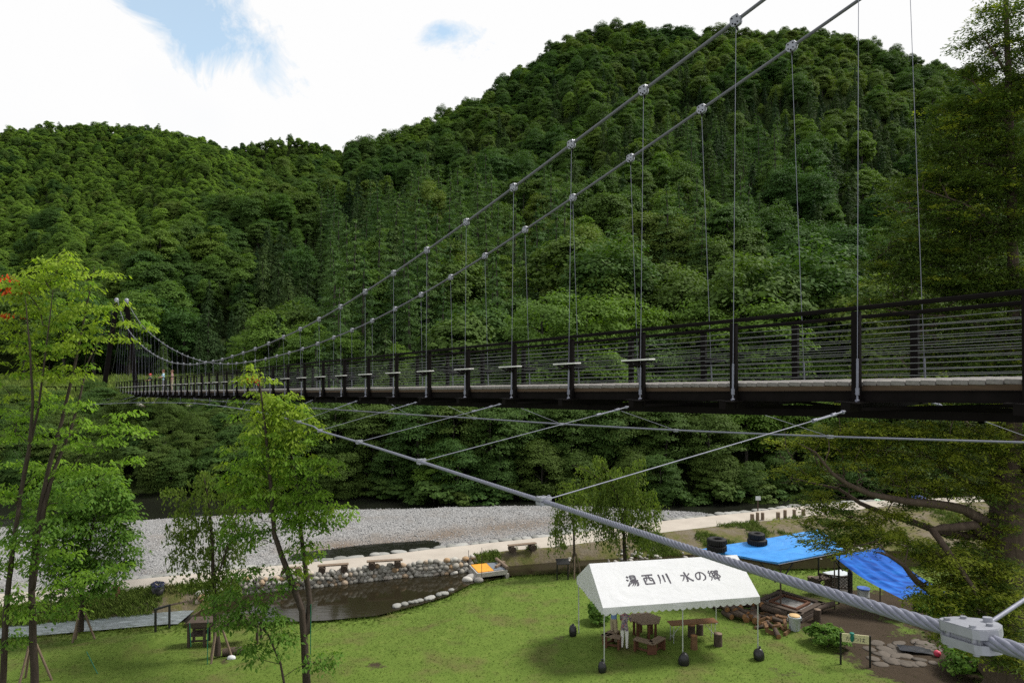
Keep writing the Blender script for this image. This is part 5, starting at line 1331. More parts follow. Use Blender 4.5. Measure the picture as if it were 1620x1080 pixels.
def sack(px, py, lb, sc=1.0, seed=1):
    p = W(px, py, 0); m = MB(); m.blob((0, 0, .16 * sc), (.17 * sc, .15 * sc, .26 * sc), seed * 7 + 2, 16, 11, .16, flat_bottom=-.16 * sc); m.lathe([(.10, .30), (.045, .40), (.03, .44), (.05, .48)], 9, (.02, 0, .0)); o = m.build('weight_sack', M['black_bag']); o.location = p; tag(o, lb, 'sack', 'black sacks weighting the tent legs')
sack(952, 1064, 'black sack tied to the front left tent leg', 1, 1); sack(1081, 1053, 'sagging black sack tied to the middle front tent leg', 1.05, 2); sack(1201, 1043, 'black sack with green tie on the front right tent leg', 1.05, 3); sack(906, 1006, 'black sack tied to the back left tent leg', 1, 4)

# ---------------------------------------------------------------- furniture under the tent
p = W(1020, 1006, 0); p.z = gz(p.x, p.y)
tb = thing('picnic_table', 'six sided brown slatted picnic table under the tent', 'table', p, .2)
m = MB(); R_ = .66
for k in range(9):
    y = -R_ * .87 + (k + .5) * R_ * 1.74 / 9; hw = R_ - abs(y) * .577; m.box((0, y, .70), (hw * 2, R_ * 1.74 / 9 - .012, .035), None, .004)
m.build('tabletop', M['greywood'], tb)
for k in range(6):
    a = PI / 3 * k + .5; m = MB(); m.box((math.cos(a) * .42, math.sin(a) * .42, .34), (.09, .09, .68), rotz(a)); m.build('leg', M['redwood'], tb)
m = MB(); m.box((0, 0, .62), (1.0, .08, .08)); m.box((0, 0, .60), (.08, 1.0, .08)); m.build('apron', M['redwood'], tb)
def bent_bench(pc, pa, pb, lb, z=.42):
    c, a, b = (W(*q_, z) for q_ in (pc, pa, pb)); g0 = gz(c.x, c.y); o = thing('bent_bench', lb, 'bench', (c.x, c.y, g0), 0, 'angled benches round the picnic table')
    c0 = Vector((c.x, c.y, g0)); inn = ((a + b) / 2 - c); inn.z = 0; inn.normalize(); w_ = .34
    seat = MB()
    for e in (a, b):
        d = e - c; d.z = 0; d = d.normalized() * min(d.length, 1.25); nrm = Vector((-d.y, d.x, 0)).normalized(); nrm = nrm if nrm.dot(inn) > 0 else -nrm
        for k in range(2):
            o1 = nrm * (.09 + k * .165); o2 = o1 + inn * 0
            st = o1 * 1.0 + d.normalized() * (.09 + k * .165) * .577
            seat.bar(st + Vector((0, 0, z)), d + o1 + Vector((0, 0, z)), .155, .045, bev=.006)
        m = MB(); m.box(d * .93 + nrm * .17 + Vector((0, 0, (z - .03) / 2)), (.06, .32, z - .04), rotz(math.atan2(d.y, d.x))); m.build('end_panel', M['redwood'], o)
        m = MB(); m.bar(inn * .2 + Vector((0, 0, .09)), d * .92 + nrm * .17 + Vector((0, 0, .09)), .05, .07); m.build('stretcher', M['redwood'], o)
    m = MB(); m.box(inn * .22 + Vector((0, 0, (z - .03) / 2)), (.07, .34, z - .04), rotz(math.atan2(inn.y, inn.x) + PI / 2 * 0)); m.build('end_panel', M['redwood'], o)
    seat.build('seat', M['greywood'], o)
bent_bench((948, 1006), (970, 995), (980, 1012), 'angled bench at the left of the picnic table behind the persons'); bent_bench((1034, 1022), (1001, 1013), (1054, 1011), 'angled bench in front of the picnic table at its right')
a, b = W(1062, 990, .70), W(1137, 985, .70); d = b - a; ft = thing('folding_table', 'long brown folding table with thin steel legs under the right half of the tent', 'table', (a.x, a.y, gz(a.x, a.y)), math.atan2(d.y, d.x))
Ln = d.length; m = MB(); m.box((Ln / 2, .22, .70), (Ln, .46, .035), None, .006); m.build('tabletop', wood_mat('brown laminate top', (.16, .075, .03), .55, (3, 20, 20), .2), ft)
for x in (.12, Ln - .12):
    for y in (.05, .39): m = MB(); m.tube([(x, y, 0), (x, y, .685)], .013, 6); m.build('leg', M['pole'], ft)
    m = MB(); m.tube([(x, .05, .2), (x, .39, .2)], .01, 6); m.tube([(x, .22, .2), (x + (.4 if x < 1 else -.4), .22, .66)], .01, 6); m.build('brace', M['pole'], ft)
def stump(px, py, r, h, lb, cut=True, rot=(0, 0, 0), name='log_stool', cat='stool', grp=None, mat=None):
    p = W(px, py, 0); p.z = gz(p.x, p.y); o = thing(name, lb, cat, p, 0, grp); o.rotation_euler = rot
    m = MB(); m.lathe([(r * 1.06, -.02), (r, h * .3), (r * .97, h * .8), (r * .98, h)], 14); m.build('bark', mat or M['log_bark'], o); m = MB(); m.lathe([(0, h + .004), (r * .93, h + .004), (r * .93, h + .001)], 14); m.build('cut_end', M['log_cut'] if cut else M['greywood'], o)
stump(1098, 1026, .13, .50, 'reddish upright log stool in front of the folding table', mat=M['split']); stump(1136, 1021, .16, .46, 'pale grey upright log stool at the right of the folding table', False)
stump(1094, 1007, .15, .44, 'dark log stool under the middle of the folding table'); stump(1107, 1003, .14, .42, 'dark log stool deepest under the folding table', False)
stump(1285, 924, .22, .42, 'thick round stump on the grass beyond the fire pit', False, name='stump', cat='stump'); stump(1293, 984, .15, .48, 'pale stump post standing under the fire pit beam', False, name='stump', cat='stump')

# ---------------------------------------------------------------- blue tarpaulin shelter, tyres, fire pit
A, B, C, D = W(1107, 868.5, 2.3), W(1231, 889.5, 2.3), W(1336, 869, 2.36), W(1297, 837, 2.62)
sh = thing('tarp_shelter', 'flat sky blue tarpaulin stretched over a dark pole frame beside the tent', 'shelter', (B.x, B.y, gz(B.x, B.y))); o0 = sh.location.copy()
m = MB(); NXY = 16; g_ = []
for j in range(NXY + 1):
    for i in range(NXY + 1):
        u, v = i / NXY, j / NXY; p = A.lerp(B, u).lerp(D.lerp(C, u), v) - o0; p.z += -.06 * math.sin(PI * u) * math.sin(PI * v) + .012 * math.sin(u * 14 + v * 9); g_.append(p)
n = NXY + 1; m.add(g_, [(j * n + i, j * n + i + 1, (j + 1) * n + i + 1, (j + 1) * n + i) for j in range(NXY) for i in range(NXY)], True)
for a, b in ((A, B), (B, C), (C, D), (D, A)): m.bar(a - o0 + Vector((0, 0, -.05)), b - o0 + Vector((0, 0, -.05)), .012, .09)
m.build('tarp', M['tarp'], sh)
m = MB()
for a, b in ((A, B), (B, C), (C, D), (D, A), (A.lerp(B, .5), D.lerp(C, .5))): m.tube([a - o0 + Vector((0, 0, -.10)), b - o0 + Vector((0, 0, -.10))], .035, 7)
m.build('roof_frame', M['black_iron'], sh)
for q_, nm in ((A.lerp(C, .03), 0), (B.lerp(D, .05), 1), (C.lerp(A, .04), 2), (D.lerp(B, .04), 3)):
    g0 = gz(q_.x, q_.y); m = MB(); m.tube([Vector((q_.x, q_.y, g0)) - o0, q_ - o0 + Vector((0, 0, -.1))], .04, 8); m.build('pole', M['darkwood'] if nm == 1 else M['black_iron'], sh)
for q_, r_, in ((B, C), (C, B), (B, A)):
    a = q_.lerp(r_, .03); b = q_.lerp(r_, .22); m = MB(); m.tube([Vector((a.x, a.y, 1.45)) - o0, b - o0 + Vector((0, 0, -.12))], .03, 6); m.build('brace', M['black_iron'], sh)
TL2, TR2, BR2, BL2 = W(1320, 880, 2.25), W(1392, 866, 2.35), W(1500, 936, .95), W(1428, 948, .9)
s2 = thing('sloping_tarp', 'wrinkled deep blue tarpaulin sloping down to the right under the yew', 'tarpaulin', (BL2.x, BL2.y, 0)); o0 = s2.location.copy()
m = MB(); g_ = []; NXY = 24
for j in range(NXY + 1):
    for i in range(NXY + 1):
        u, v = i / NXY, j / NXY; p = TL2.lerp(TR2, v).lerp(BL2.lerp(BR2, v), u) - o0; p.z += -.16 * math.sin(PI * u) + .035 * math.sin(v * 26 + u * 2) * math.sin(PI * u) + .02 * math.sin(v * 47 - u * 5); g_.append(p)
n = NXY + 1; m.add(g_, [(j * n + i, j * n + i + 1, (j + 1) * n + i + 1, (j + 1) * n + i) for j in range(NXY) for i in range(NXY)], True)
t_ = NT('deep blue tarpaulin'); v = t_.coord(); mp = t_.node('ShaderNodeMapping', {'Vector': v, 'Scale': (.6, 5, 2), 'Rotation': (0, 0, .75)}); n_ = t_.noise(1.2, 5, .6, mp.outputs[0], .4)
c_ = t_.ramp(n_, [(.35, (.004, .05, .27)), (.55, (.008, .10, .44)), (.75, (.02, .17, .55))]); t_.bsdf(c_, .6, 0, t_.bump(n_, .4, .05), .06)  # blue darkened, the yew's shade painted into the colour
tp = m.build('tarp', t_.m, s2)
for q_ in (TL2, TR2, BL2, BR2):
    m = MB(); m.tube([Vector((q_.x, q_.y, gz(q_.x, q_.y))) - o0, q_ - o0], .03, 7); m.build('pole', M['darkwood'], s2)
def tyre(c, R, wd, lb, rz):
    m = MB(); r = wd / 2; prof = []
    for k in range(14):
        a = 2 * PI * k / 14; ca, sa = math.cos(a), math.sin(a); prof.append((R - .10 + .11 * math.copysign(abs(ca) ** .55, ca), r * math.copysign(abs(sa) ** .55, sa)))
    m.lathe(prof, 30, (0, 0, r), close=True)
    for k in range(30):
        a = 2 * PI * k / 30; m.box((math.cos(a) * (R + .012), math.sin(a) * (R + .012), r), (.02, .05, wd * .75), rotz(a + .25))
    o = m.build('tyre', M['rubber']); o.location = c; o.rotation_euler = (rnd.uniform(-.02, .02), rnd.uniform(-.02, .02), rz); tag(o, lb, 'tyre', 'old tyres weighing down the blue tarp')
def on_tarp(px, py): 
    p = W(px, py, 2.34); return p
p = on_tarp(1134, 871); 
p.z = 2.345; tyre(p, .40, .27, 'lower tyre of the left stack on the blue tarp', 0); tyre(p + Vector((.01, .02, .275)), .40, .27, 'upper tyre of the left stack on the blue tarp', 1)
p = on_tarp(1198, 861); p.z = 2.36; tyre(p, .41, .25, 'wider lower tyre of the right stack on the blue tarp', 2); tyre(p + Vector((-.02, .02, .255)), .34, .25, 'smaller upper tyre of the right stack on the blue tarp', 3)

c0 = W(1249, 952, .42); ang = math.radians(40)
fp = thing('fire_pit', 'square dark timber fire pit filled with grey ash under the tarp shelter', 'fire pit', (c0.x, c0.y, gz(c0.x, c0.y)), ang)
m = MB()
for k in range(4):
    R_ = rotz(k * PI / 2)
    for z in (.12, .30): m.box(R_ @ Vector((0, .92, z)), (1.98, .14, .17), R_, .02)
    m.box(R_ @ Vector((0, .90, .42)), (2.1, .22, .05), R_, .01)
m.build('timber_frame', M['darkwood'], fp)
m = MB()
for k in range(4):
    R_ = rotz(k * PI / 2); m.box(R_ @ Vector((0, .58, .40)), (1.22, .10, .10), R_, .01)
m.build('inner_frame', M['redwood'], fp)
m = MB(); g_ = []
for j in range(15):
    for i in range(15): x, y = (i / 14 - .5) * 1.75, (j / 14 - .5) * 1.75; g_.append((x, y, .31 + .07 * float(fbm(np.array([x * 3 + 5]), np.array([y * 3 + 5]), 2)[0])))
m.add(g_, [(j * 15 + i, j * 15 + i + 1, j * 15 + 16 + i, j * 15 + 15 + i) for j in range(14) for i in range(14)], True); m.build('ash_bed', M['ash'], fp)
for x, y in ((.85, .85), (-.85, .85), (.85, -.85), (-.85, -.85)): m = MB(); m.box((x, y, .18), (.14, .14, .36)); m.build('leg', M['darkwood'], fp)
def beam_log(pa, pb, z, r, lb, nm='timber_beam', mat=None):
    a, b = W(*pa, z), W(*pb, z); c = (a + b) / 2; d = b - a; m = MB(); n_ = 7; m.tube([(x - .5) * Vector((d.length, 0, 0)) for x in np.linspace(0, 1, n_).tolist()], [r * (1 + .06 * math.sin(k * 2.2)) for k in range(n_)], 10); o = m.build(nm, mat or M['log_bark']); o.location = c; o.rotation_euler = (0, 0, math.atan2(d.y, d.x)); tag(o, lb, 'log')
beam_log((1206, 960), (1247, 971), .28, .14, 'long debarked log lying along the front of the fire pit'); beam_log((1252, 973), (1318, 955), .30, .12, 'long beam seat at the right of the fire pit', mat=M['darkwood'])
# firewood: every log a thing
logs = []
spots = [(1138, 964), (1146, 968), (1152, 962), (1158, 969), (1164, 964), (1151, 972), (1162, 974), (1172, 961), (1175, 968), (1170, 976), (1180, 976), (1185, 969), (1183, 961), (1192, 966), (1190, 975), (1197, 973), (1199, 964), (1203, 980), (1207, 975), (1212, 970), (1214, 978), (1220, 974), (1222, 982), (1229, 976), (1232, 984), (1238, 980), (1210, 986), (1218, 988), (1226, 991), (1236, 992), (1205, 990), (1212, 995), (1222, 1000), (1229, 1002), (1242, 992), (1245, 1000), (1200, 985), (1240, 972), (1196, 981), (1176, 972)]
for i, (px, py) in enumerate(spots):
    p = W(px, py + 3, .0); big = px < 1200; r = rnd.uniform(.10, .15) if big else rnd.uniform(.06, .10); Ln = rnd.uniform(.45, .7); z = gz(p.x, p.y) + r * rnd.choice([1, 1, 1, 2.1])
    yaw = rnd.uniform(1.0, 2.3) if big else rnd.uniform(-.5, 2.6)
    if i in (1, 7, 12): z += r
    split = (not big and i % 3 != 0)
    o = thing('firewood_log', '', 'log', (p.x, p.y, z), yaw, 'firewood heap behind the tent'); o.rotation_euler = (0, rnd.uniform(-.12, .12) if i % 4 else .35, yaw)
    m = MB()
    if split: m.prism([(-r, -r * .6), (r, -r * .7), (r * .5, r * .8), (-r * .6, r * .6)], -Ln / 2, Ln / 2, roty(PI / 2)); m.build('split_wood', M['split'], o)
    else:
        m.tube([(-Ln / 2, 0, 0), (0, .01, 0), (Ln / 2, 0, 0)], [r, r * 1.04, r * .97], 11, caps=False); m.build('bark', M['log_bark'], o)
        for s in (-1, 1): m = MB(); m.lathe([(0, s * .004), (r * .98, 0)], 11, (s * Ln / 2, 0, 0), roty(PI / 2)); m.build('cut_end', M['log_cut'], o)
    kind_ = 'split orange piece of firewood' if split else ('thick barked log' if big else 'thin barked log')
    o['label'] = kind_ + (' at the left of the firewood heap' if px < 1165 else ' amid the firewood heap near the tent leg' if px < 1200 else ' of the firewood heap below the fire pit' if px < 1228 else ' of the firewood heap beside the pale bin')
p = W(1257, 998, 0); o = thing('rubbish_bin', 'pale grey plastic bin with a round tan wooden lid beside the firewood', 'bin', (p.x, p.y, gz(p.x, p.y)))
m = MB(); m.lathe([(.17, 0), (.185, .02), (.23, .50), (.25, .52), (.25, .56), (.22, .56), (.21, .48)], 20); 
for k in range(10): a = 2 * PI * k / 10; m.box((math.cos(a) * .205, math.sin(a) * .205, .25), (.014, .014, .44), rotz(a))
m.build('body', M['plastic'], o); m = MB(); m.lathe([(.0, .60), (.20, .60), (.215, .585), (.215, .562), (0, .562)], 20); m.build('lid', M['tan'], o)
m = MB(); m.tube([(-.25, 0, .5), (-.30, 0, .44), (-.26, 0, .36)], .012, 6); m.tube([(.25, 0, .5), (.30, 0, .44), (.26, 0, .36)], .012, 6); m.build('handle', M['plastic'], o)
# kitchen corner under the tarps
a, b = WD(1297, 905, 31.5), WD(1346, 908, 31.0); a.z = b.z = 0; d = b - a; o = thing('lattice_screen', 'dark brown diagonal lattice screen under the edge of the blue tarp', 'screen', (a.x, a.y, gz(a.x, a.y)), math.atan2(d.y, d.x)); Ln = d.length
m = MB(); n_ = 9; H0, H1 = .42, .95
for k in range(-5, n_ + 1):
    for s in (1, -1):
        x0 = Ln * k / n_; x1 = x0 + (H1 - H0); a0, a1 = max(0, x0), min(Ln, x1)
        if a1 - a0 > .03:
            z0, z1 = H0 + (a0 - x0), H0 + (a1 - x0)
            if s < 0: z0, z1 = H1 - (z0 - H0), H1 - (z1 - H0)
            m.bar((a0, .012 * s, z0), (a1, .012 * s, z1), .012, .022)
m.build('lattice', M['darkwood'], o); m = MB()
for z in (H0, H1): m.box((Ln / 2, 0, z), (Ln, .05, .05))
for x in (0, Ln): m.box((x, 0, .5), (.07, .07, 1.0))
m.build('frame', M['darkwood'], o)
p = W(1333, 935, 0); o = thing('work_table', 'grey topped outdoor kitchen table under the tarp edge', 'table', (p.x, p.y, gz(p.x, p.y)), .35)
m = MB(); m.box((-.1, .2, .82), (1.1, .7, .05), None, .01); m.build('tabletop', M['plastic'], o); m = MB(); m.box((-.95, .25, .70), (.9, .5, .06), None, .01); m.build('side_shelf', M['darkwood'], o)
m = MB(); m.box((.05, .2, .40), (.7, .55, .78), None, .02); m.build('cabinet', M['concrete'], o)
for x in (-1.35, -.6): m = MB(); m.box((x, .25, .34), (.08, .4, .68)); m.build('leg', M['darkwood'], o)
p = W(1345, 944, 0); m = MB(); m.lathe([(.10, 0), (.105, .5), (.11, 1.15), (.06, 1.3), (0, 1.32)], 12); o = m.build('black_post', M['black_iron']); o.location = (p.x, p.y, gz(p.x, p.y)); tag(o, 'thick black wrapped post between kitchen table and sloping tarp', 'post')
p = W(1366, 951, 0); o = thing('metal_drum', 'dull metal drum with blue rim under the sloping tarp', 'drum', (p.x, p.y, gz(p.x, p.y))); m = MB(); m.lathe([(.24, 0), (.25, .02), (.25, .28), (.26, .30), (.25, .32), (.25, .6)], 20); m.build('body', M['pole'], o); m = MB(); m.lathe([(.25, .6), (.27, .61), (.27, .66), (.24, .66), (0, .63)], 20); m.build('lid', plain('blue drum lid', (.05, .12, .4), .5), o)
p = W(1483, 1040, 0); m = MB(); m.blob((0, 0, .11), (.12, .12, .12), 3, 14, 10, .02); o = m.build('pink_ball', plain('pink rubber', (.55, .05, .10), .5, 0, .1)); o.location = (p.x, p.y, gz(p.x, p.y)); tag(o, 'small pink ball on the ground below the big cable clamp', 'ball')
p = W(1447, 1030, 0); m = MB(); g_ = []
for j in range(9):
    for i in range(13): x, y = (i / 12 - .5) * 1.1, (j / 8 - .5) * .6; g_.append((x, y, .04 + .10 * float(fbm(np.array([x * 2.5 + 9]), np.array([y * 3 + 4]), 5)[0])))
m.add(g_, [(j * 13 + i, j * 13 + i + 1, j * 13 + 14 + i, j * 13 + 13 + i) for j in range(8) for i in range(12)], True); o = m.build('black_sheet', M['black_bag']); o.location = (p.x, p.y, gz(p.x, p.y)); o.rotation_euler = (0, 0, -.3); tag(o, 'crumpled black plastic sheet lying on the brown flagstones', 'plastic sheet')

# ---------------------------------------------------------------- yellow name board
a, b = W(1330, 1050, 0), W(1376.5, 1055.5, 0); d = b - a; o = thing('name_board', 'cream name board on two black posts with a green cloth over its lettering', 'sign', (a.x, a.y, gz(a.x, a.y)), math.atan2(d.y, d.x)); Ln = d.length
for x in (0, Ln): m = MB(); m.box((x, 0, .55), (.06, .06, 1.14)); m.build('post', M['black_iron'], o)
m = MB(); m.box((Ln / 2, -.045, .985), (Ln - .08, .03, .30), None, .004); bd = m.build('board', plain('cream paint', (.66, .62, .38), .6, 0, .08, 4, .05), o)
m = MB()
for key, x in (('ka', .26), ('tsu', .52), ('ha', .74)): letter(m, key, Vector((Ln * x, -.0625, .96)), Vector((1, 0, 0)), Vector((0, 0, 1)), Vector((0, -1, 0)), .165, 1.15, 1.5)
m.build('lettering', M['ink'], bd)
m = MB(); m.blob((Ln * .38, -.07, 1.0), (.075, .035, .165), 8, 12, 9, .12); m.lathe([(.055, 0), (.085, .03), (.07, .06), (0, .07)], 12, (Ln * .38, -.05, 1.12)); o2 = m.build('green_cloth', plain('teal green cloth', (.01, .16, .12), .7, 0, .3, 9, .4)); o2.location = o.location; o2.rotation_euler = o.rotation_euler; tag(o2, 'teal green cloth bundle hung over the cream name board', 'cloth')

# ---------------------------------------------------------------- left side things
a, b = W(246, 984, 0), W(268, 977, 0); d = b - a; o = thing('iron_rail', 'low black iron rail by the white water of the stream', 'railing', (a.x, a.y, gz(a.x, a.y)), math.atan2(d.y, d.x)); Ln = d.length
for x in (0, Ln): m = MB(); m.box((x, 0, .45), (.07, .07, .95)); m.build('post', M['black_iron'], o)
m = MB(); m.box((Ln / 2, 0, .93), (Ln + .07, .08, .07)); m.build('top_rail', M['black_iron'], o); m = MB(); m.bar((Ln, 0, .93), (Ln + 1.1, .25, .75), .07, .06); m.build('side_rail', M['darkwood'], o)
a, b = W(297, 1011, 0), W(408, 1006, 0); d = b - a; o = thing('wooden_rack', 'long low weathered wooden rack with a pale top edge behind the weeping tree', 'rack', (a.x, a.y, gz(a.x, a.y)), math.atan2(d.y, d.x)); Ln = d.length
m = MB(); m.box((Ln / 2, .3, .92), (Ln + .1, .7, .05), None, .008); m.box((Ln / 2, -.04, .955), (Ln + .1, .03, .02)); m.build('tabletop', M['darkwood'], o)
m = MB(); m.box((Ln / 2, -.02, .84), (Ln, .05, .13)); m.build('apron', M['darkwood'], o)
for x in (0.03, .62, Ln - .03):
    for y in (.0, .6): m = MB(); m.box((x, y, .39), (.09, .09, .80)); m.build('leg', M['darkwood'], o)
m = MB(); m.box((.32, .3, .42), (.6, .55, .05)); m.box((.32, .58, .66), (.55, .03, .38)); m.box((.32, .3, .12), (.6, .06, .06)); m.build('shelf', M['darkwood'], o)
p = W(368, 1028, 0); m = MB(); m.tube([(-.35, 0, .14), (0, 0, .145), (.35, 0, .14)], [.14, .145, .13], 12); o = m.build('fallen_log', M['log_bark']); o.location = (p.x, p.y, gz(p.x, p.y)); o.rotation_euler = (0, 0, .3); tag(o, 'short dark log lying on the grass by the maple sapling', 'log')
p = W(369, 1033, 0); m = MB(); m.blob((0, 0, .06), (.17, .11, .09), 4, 10, 7, .2); o = m.build('white_bag', M['canvas']); o.location = (p.x, p.y - .15, gz(p.x, p.y)); tag(o, 'crumpled white bag in front of the short dark log', 'bag')
p = W(250, 950, -.2); o = thing('flower_tub', 'blue black tub of purple flowers on the bank by the iron rail', 'planter', (p.x, p.y, gz(p.x, p.y))); m = MB(); m.lathe([(.2, 0), (.28, .3), (.26, .3), (0, .25)], 16); m.build('tub', M['black_iron'], o)
V, Fq = crown_broad(77, .38, .2, .42, 16, 40, .09, .6, -.4); new_obj('flowers', mesh_np('flowers', V, Fq, leaf_mat('purple flowers', (.05, .045, .16), (.04, .06, .03), None, .2)), o)
M['green_pole'] = plain('green plastic coated pole', (.01, .13, .07), .5, 0, .15, 5, 0, .4)
for a, b, dz, lb in [((328, 1046), (329, 975), 0, 'upright green stake in front of the weeping tree'), ((490, 1088), (492, 955), 0, 'tall green stake tied to the tall slender maple'), ((157, 1066), (137, 1030), 0, 'green stake leaning on the grass at the left'), ((302, 1018), (300, 985), 0, 'short green stake beside the wooden rack')]:
    p = W(*a, 0); e = WD(b[0], b[1], p.y + (.25 if 'lean' in lb else 0)); m = MB(); m.tube([(0, 0, -.1), e - p], .016, 6); o = m.build('tree_stake', M['green_pole']); o.location = p; tag(o, lb, 'stake')
def prop_set(px, py, n, r, h, lb0):
    c = W(px, py, 0)
    for k in range(n):
        a = 2 * PI * k / n + .4; m = MB(); m.tube([(math.cos(a) * r, math.sin(a) * r, -.1), (math.cos(a) * .08, math.sin(a) * .08, h)], .04, 7); o = m.build('prop_stake', M['greywood']); o.location = (c.x, c.y, gz(c.x, c.y)); tag(o, lb0[k], 'stake', 'wooden props round young trees')
prop_set(909, 901, 3, .42, 1.25, ['right hand wooden prop of the small weeping tree near the lectern', 'left hand wooden prop of the small weeping tree near the lectern', 'front wooden prop of the small weeping tree near the lectern'])
prop_set(345, 1036, 3, .5, 1.3, ['back right wooden prop of the weeping tree at the rack', 'left wooden prop of the weeping tree at the rack', 'front wooden prop of the weeping tree at the rack'])
prop_set(50, 1082, 3, .6, 1.4, ['back right wooden prop of the big left maple', 'left wooden prop of the big left maple', 'front right wooden prop of the big left maple'])
prop_set(128, 1000, 3, .5, 1.2, ['back right wooden prop of the dense dark tree', 'left wooden prop of the dense dark tree', 'front wooden prop of the dense dark tree'])
m = MB()
for k in range(9):
    m.box((k * 1.2, 0, .5), (.1, .1, 1.1))
for z in (.55, 1.0): m.box((4.8, 0, z), (9.8, .06, .1))
o = m.build('far_fence', M['steel_dark']); q_ = BW(91, -2.2, 0); o.location = (q_.x - 10.5, q_.y + 1.0, gz(q_.x - 4, q_.y + 1)); tag(o, 'low dark fence beside the far end of the bridge', 'fence')
# tents of a camp site seen through the yew
def dome_tent(px, py, r, col, lb):
    p = W(px, py, .3); o = thing('dome_tent', lb, 'tent', (p.x, p.y, gz(p.x, p.y)), .4); m = MB(); prof = [(r * math.cos(a), r * .75 * math.sin(a)) for a in np.linspace(0, PI / 2, 8)]; m.lathe(prof, 20); m.build('canopy', plain('tent fabric ' + str(px), col, .6, 0, .05), o)
    m = MB(); m.add([(-.3, -r * .98, .02), (.3, -r * .98, .02), (.0, -r * .80, r * .5)], [(0, 1, 2)]); m.build('door', plain('tent door ' + str(px), tuple(c * .5 for c in col), .6), o)
dome_tent(1396, 782, .8, (.42, .62, .45), 'pale green dome tent glimpsed through the yew limbs'); dome_tent(1452, 792, .7, (.015, .04, .22), 'dark blue dome tent glimpsed through the yew limbs'); dome_tent(1345, 778, .6, (.05, .35, .30), 'teal dome tent behind the bare yew twigs at the path end')
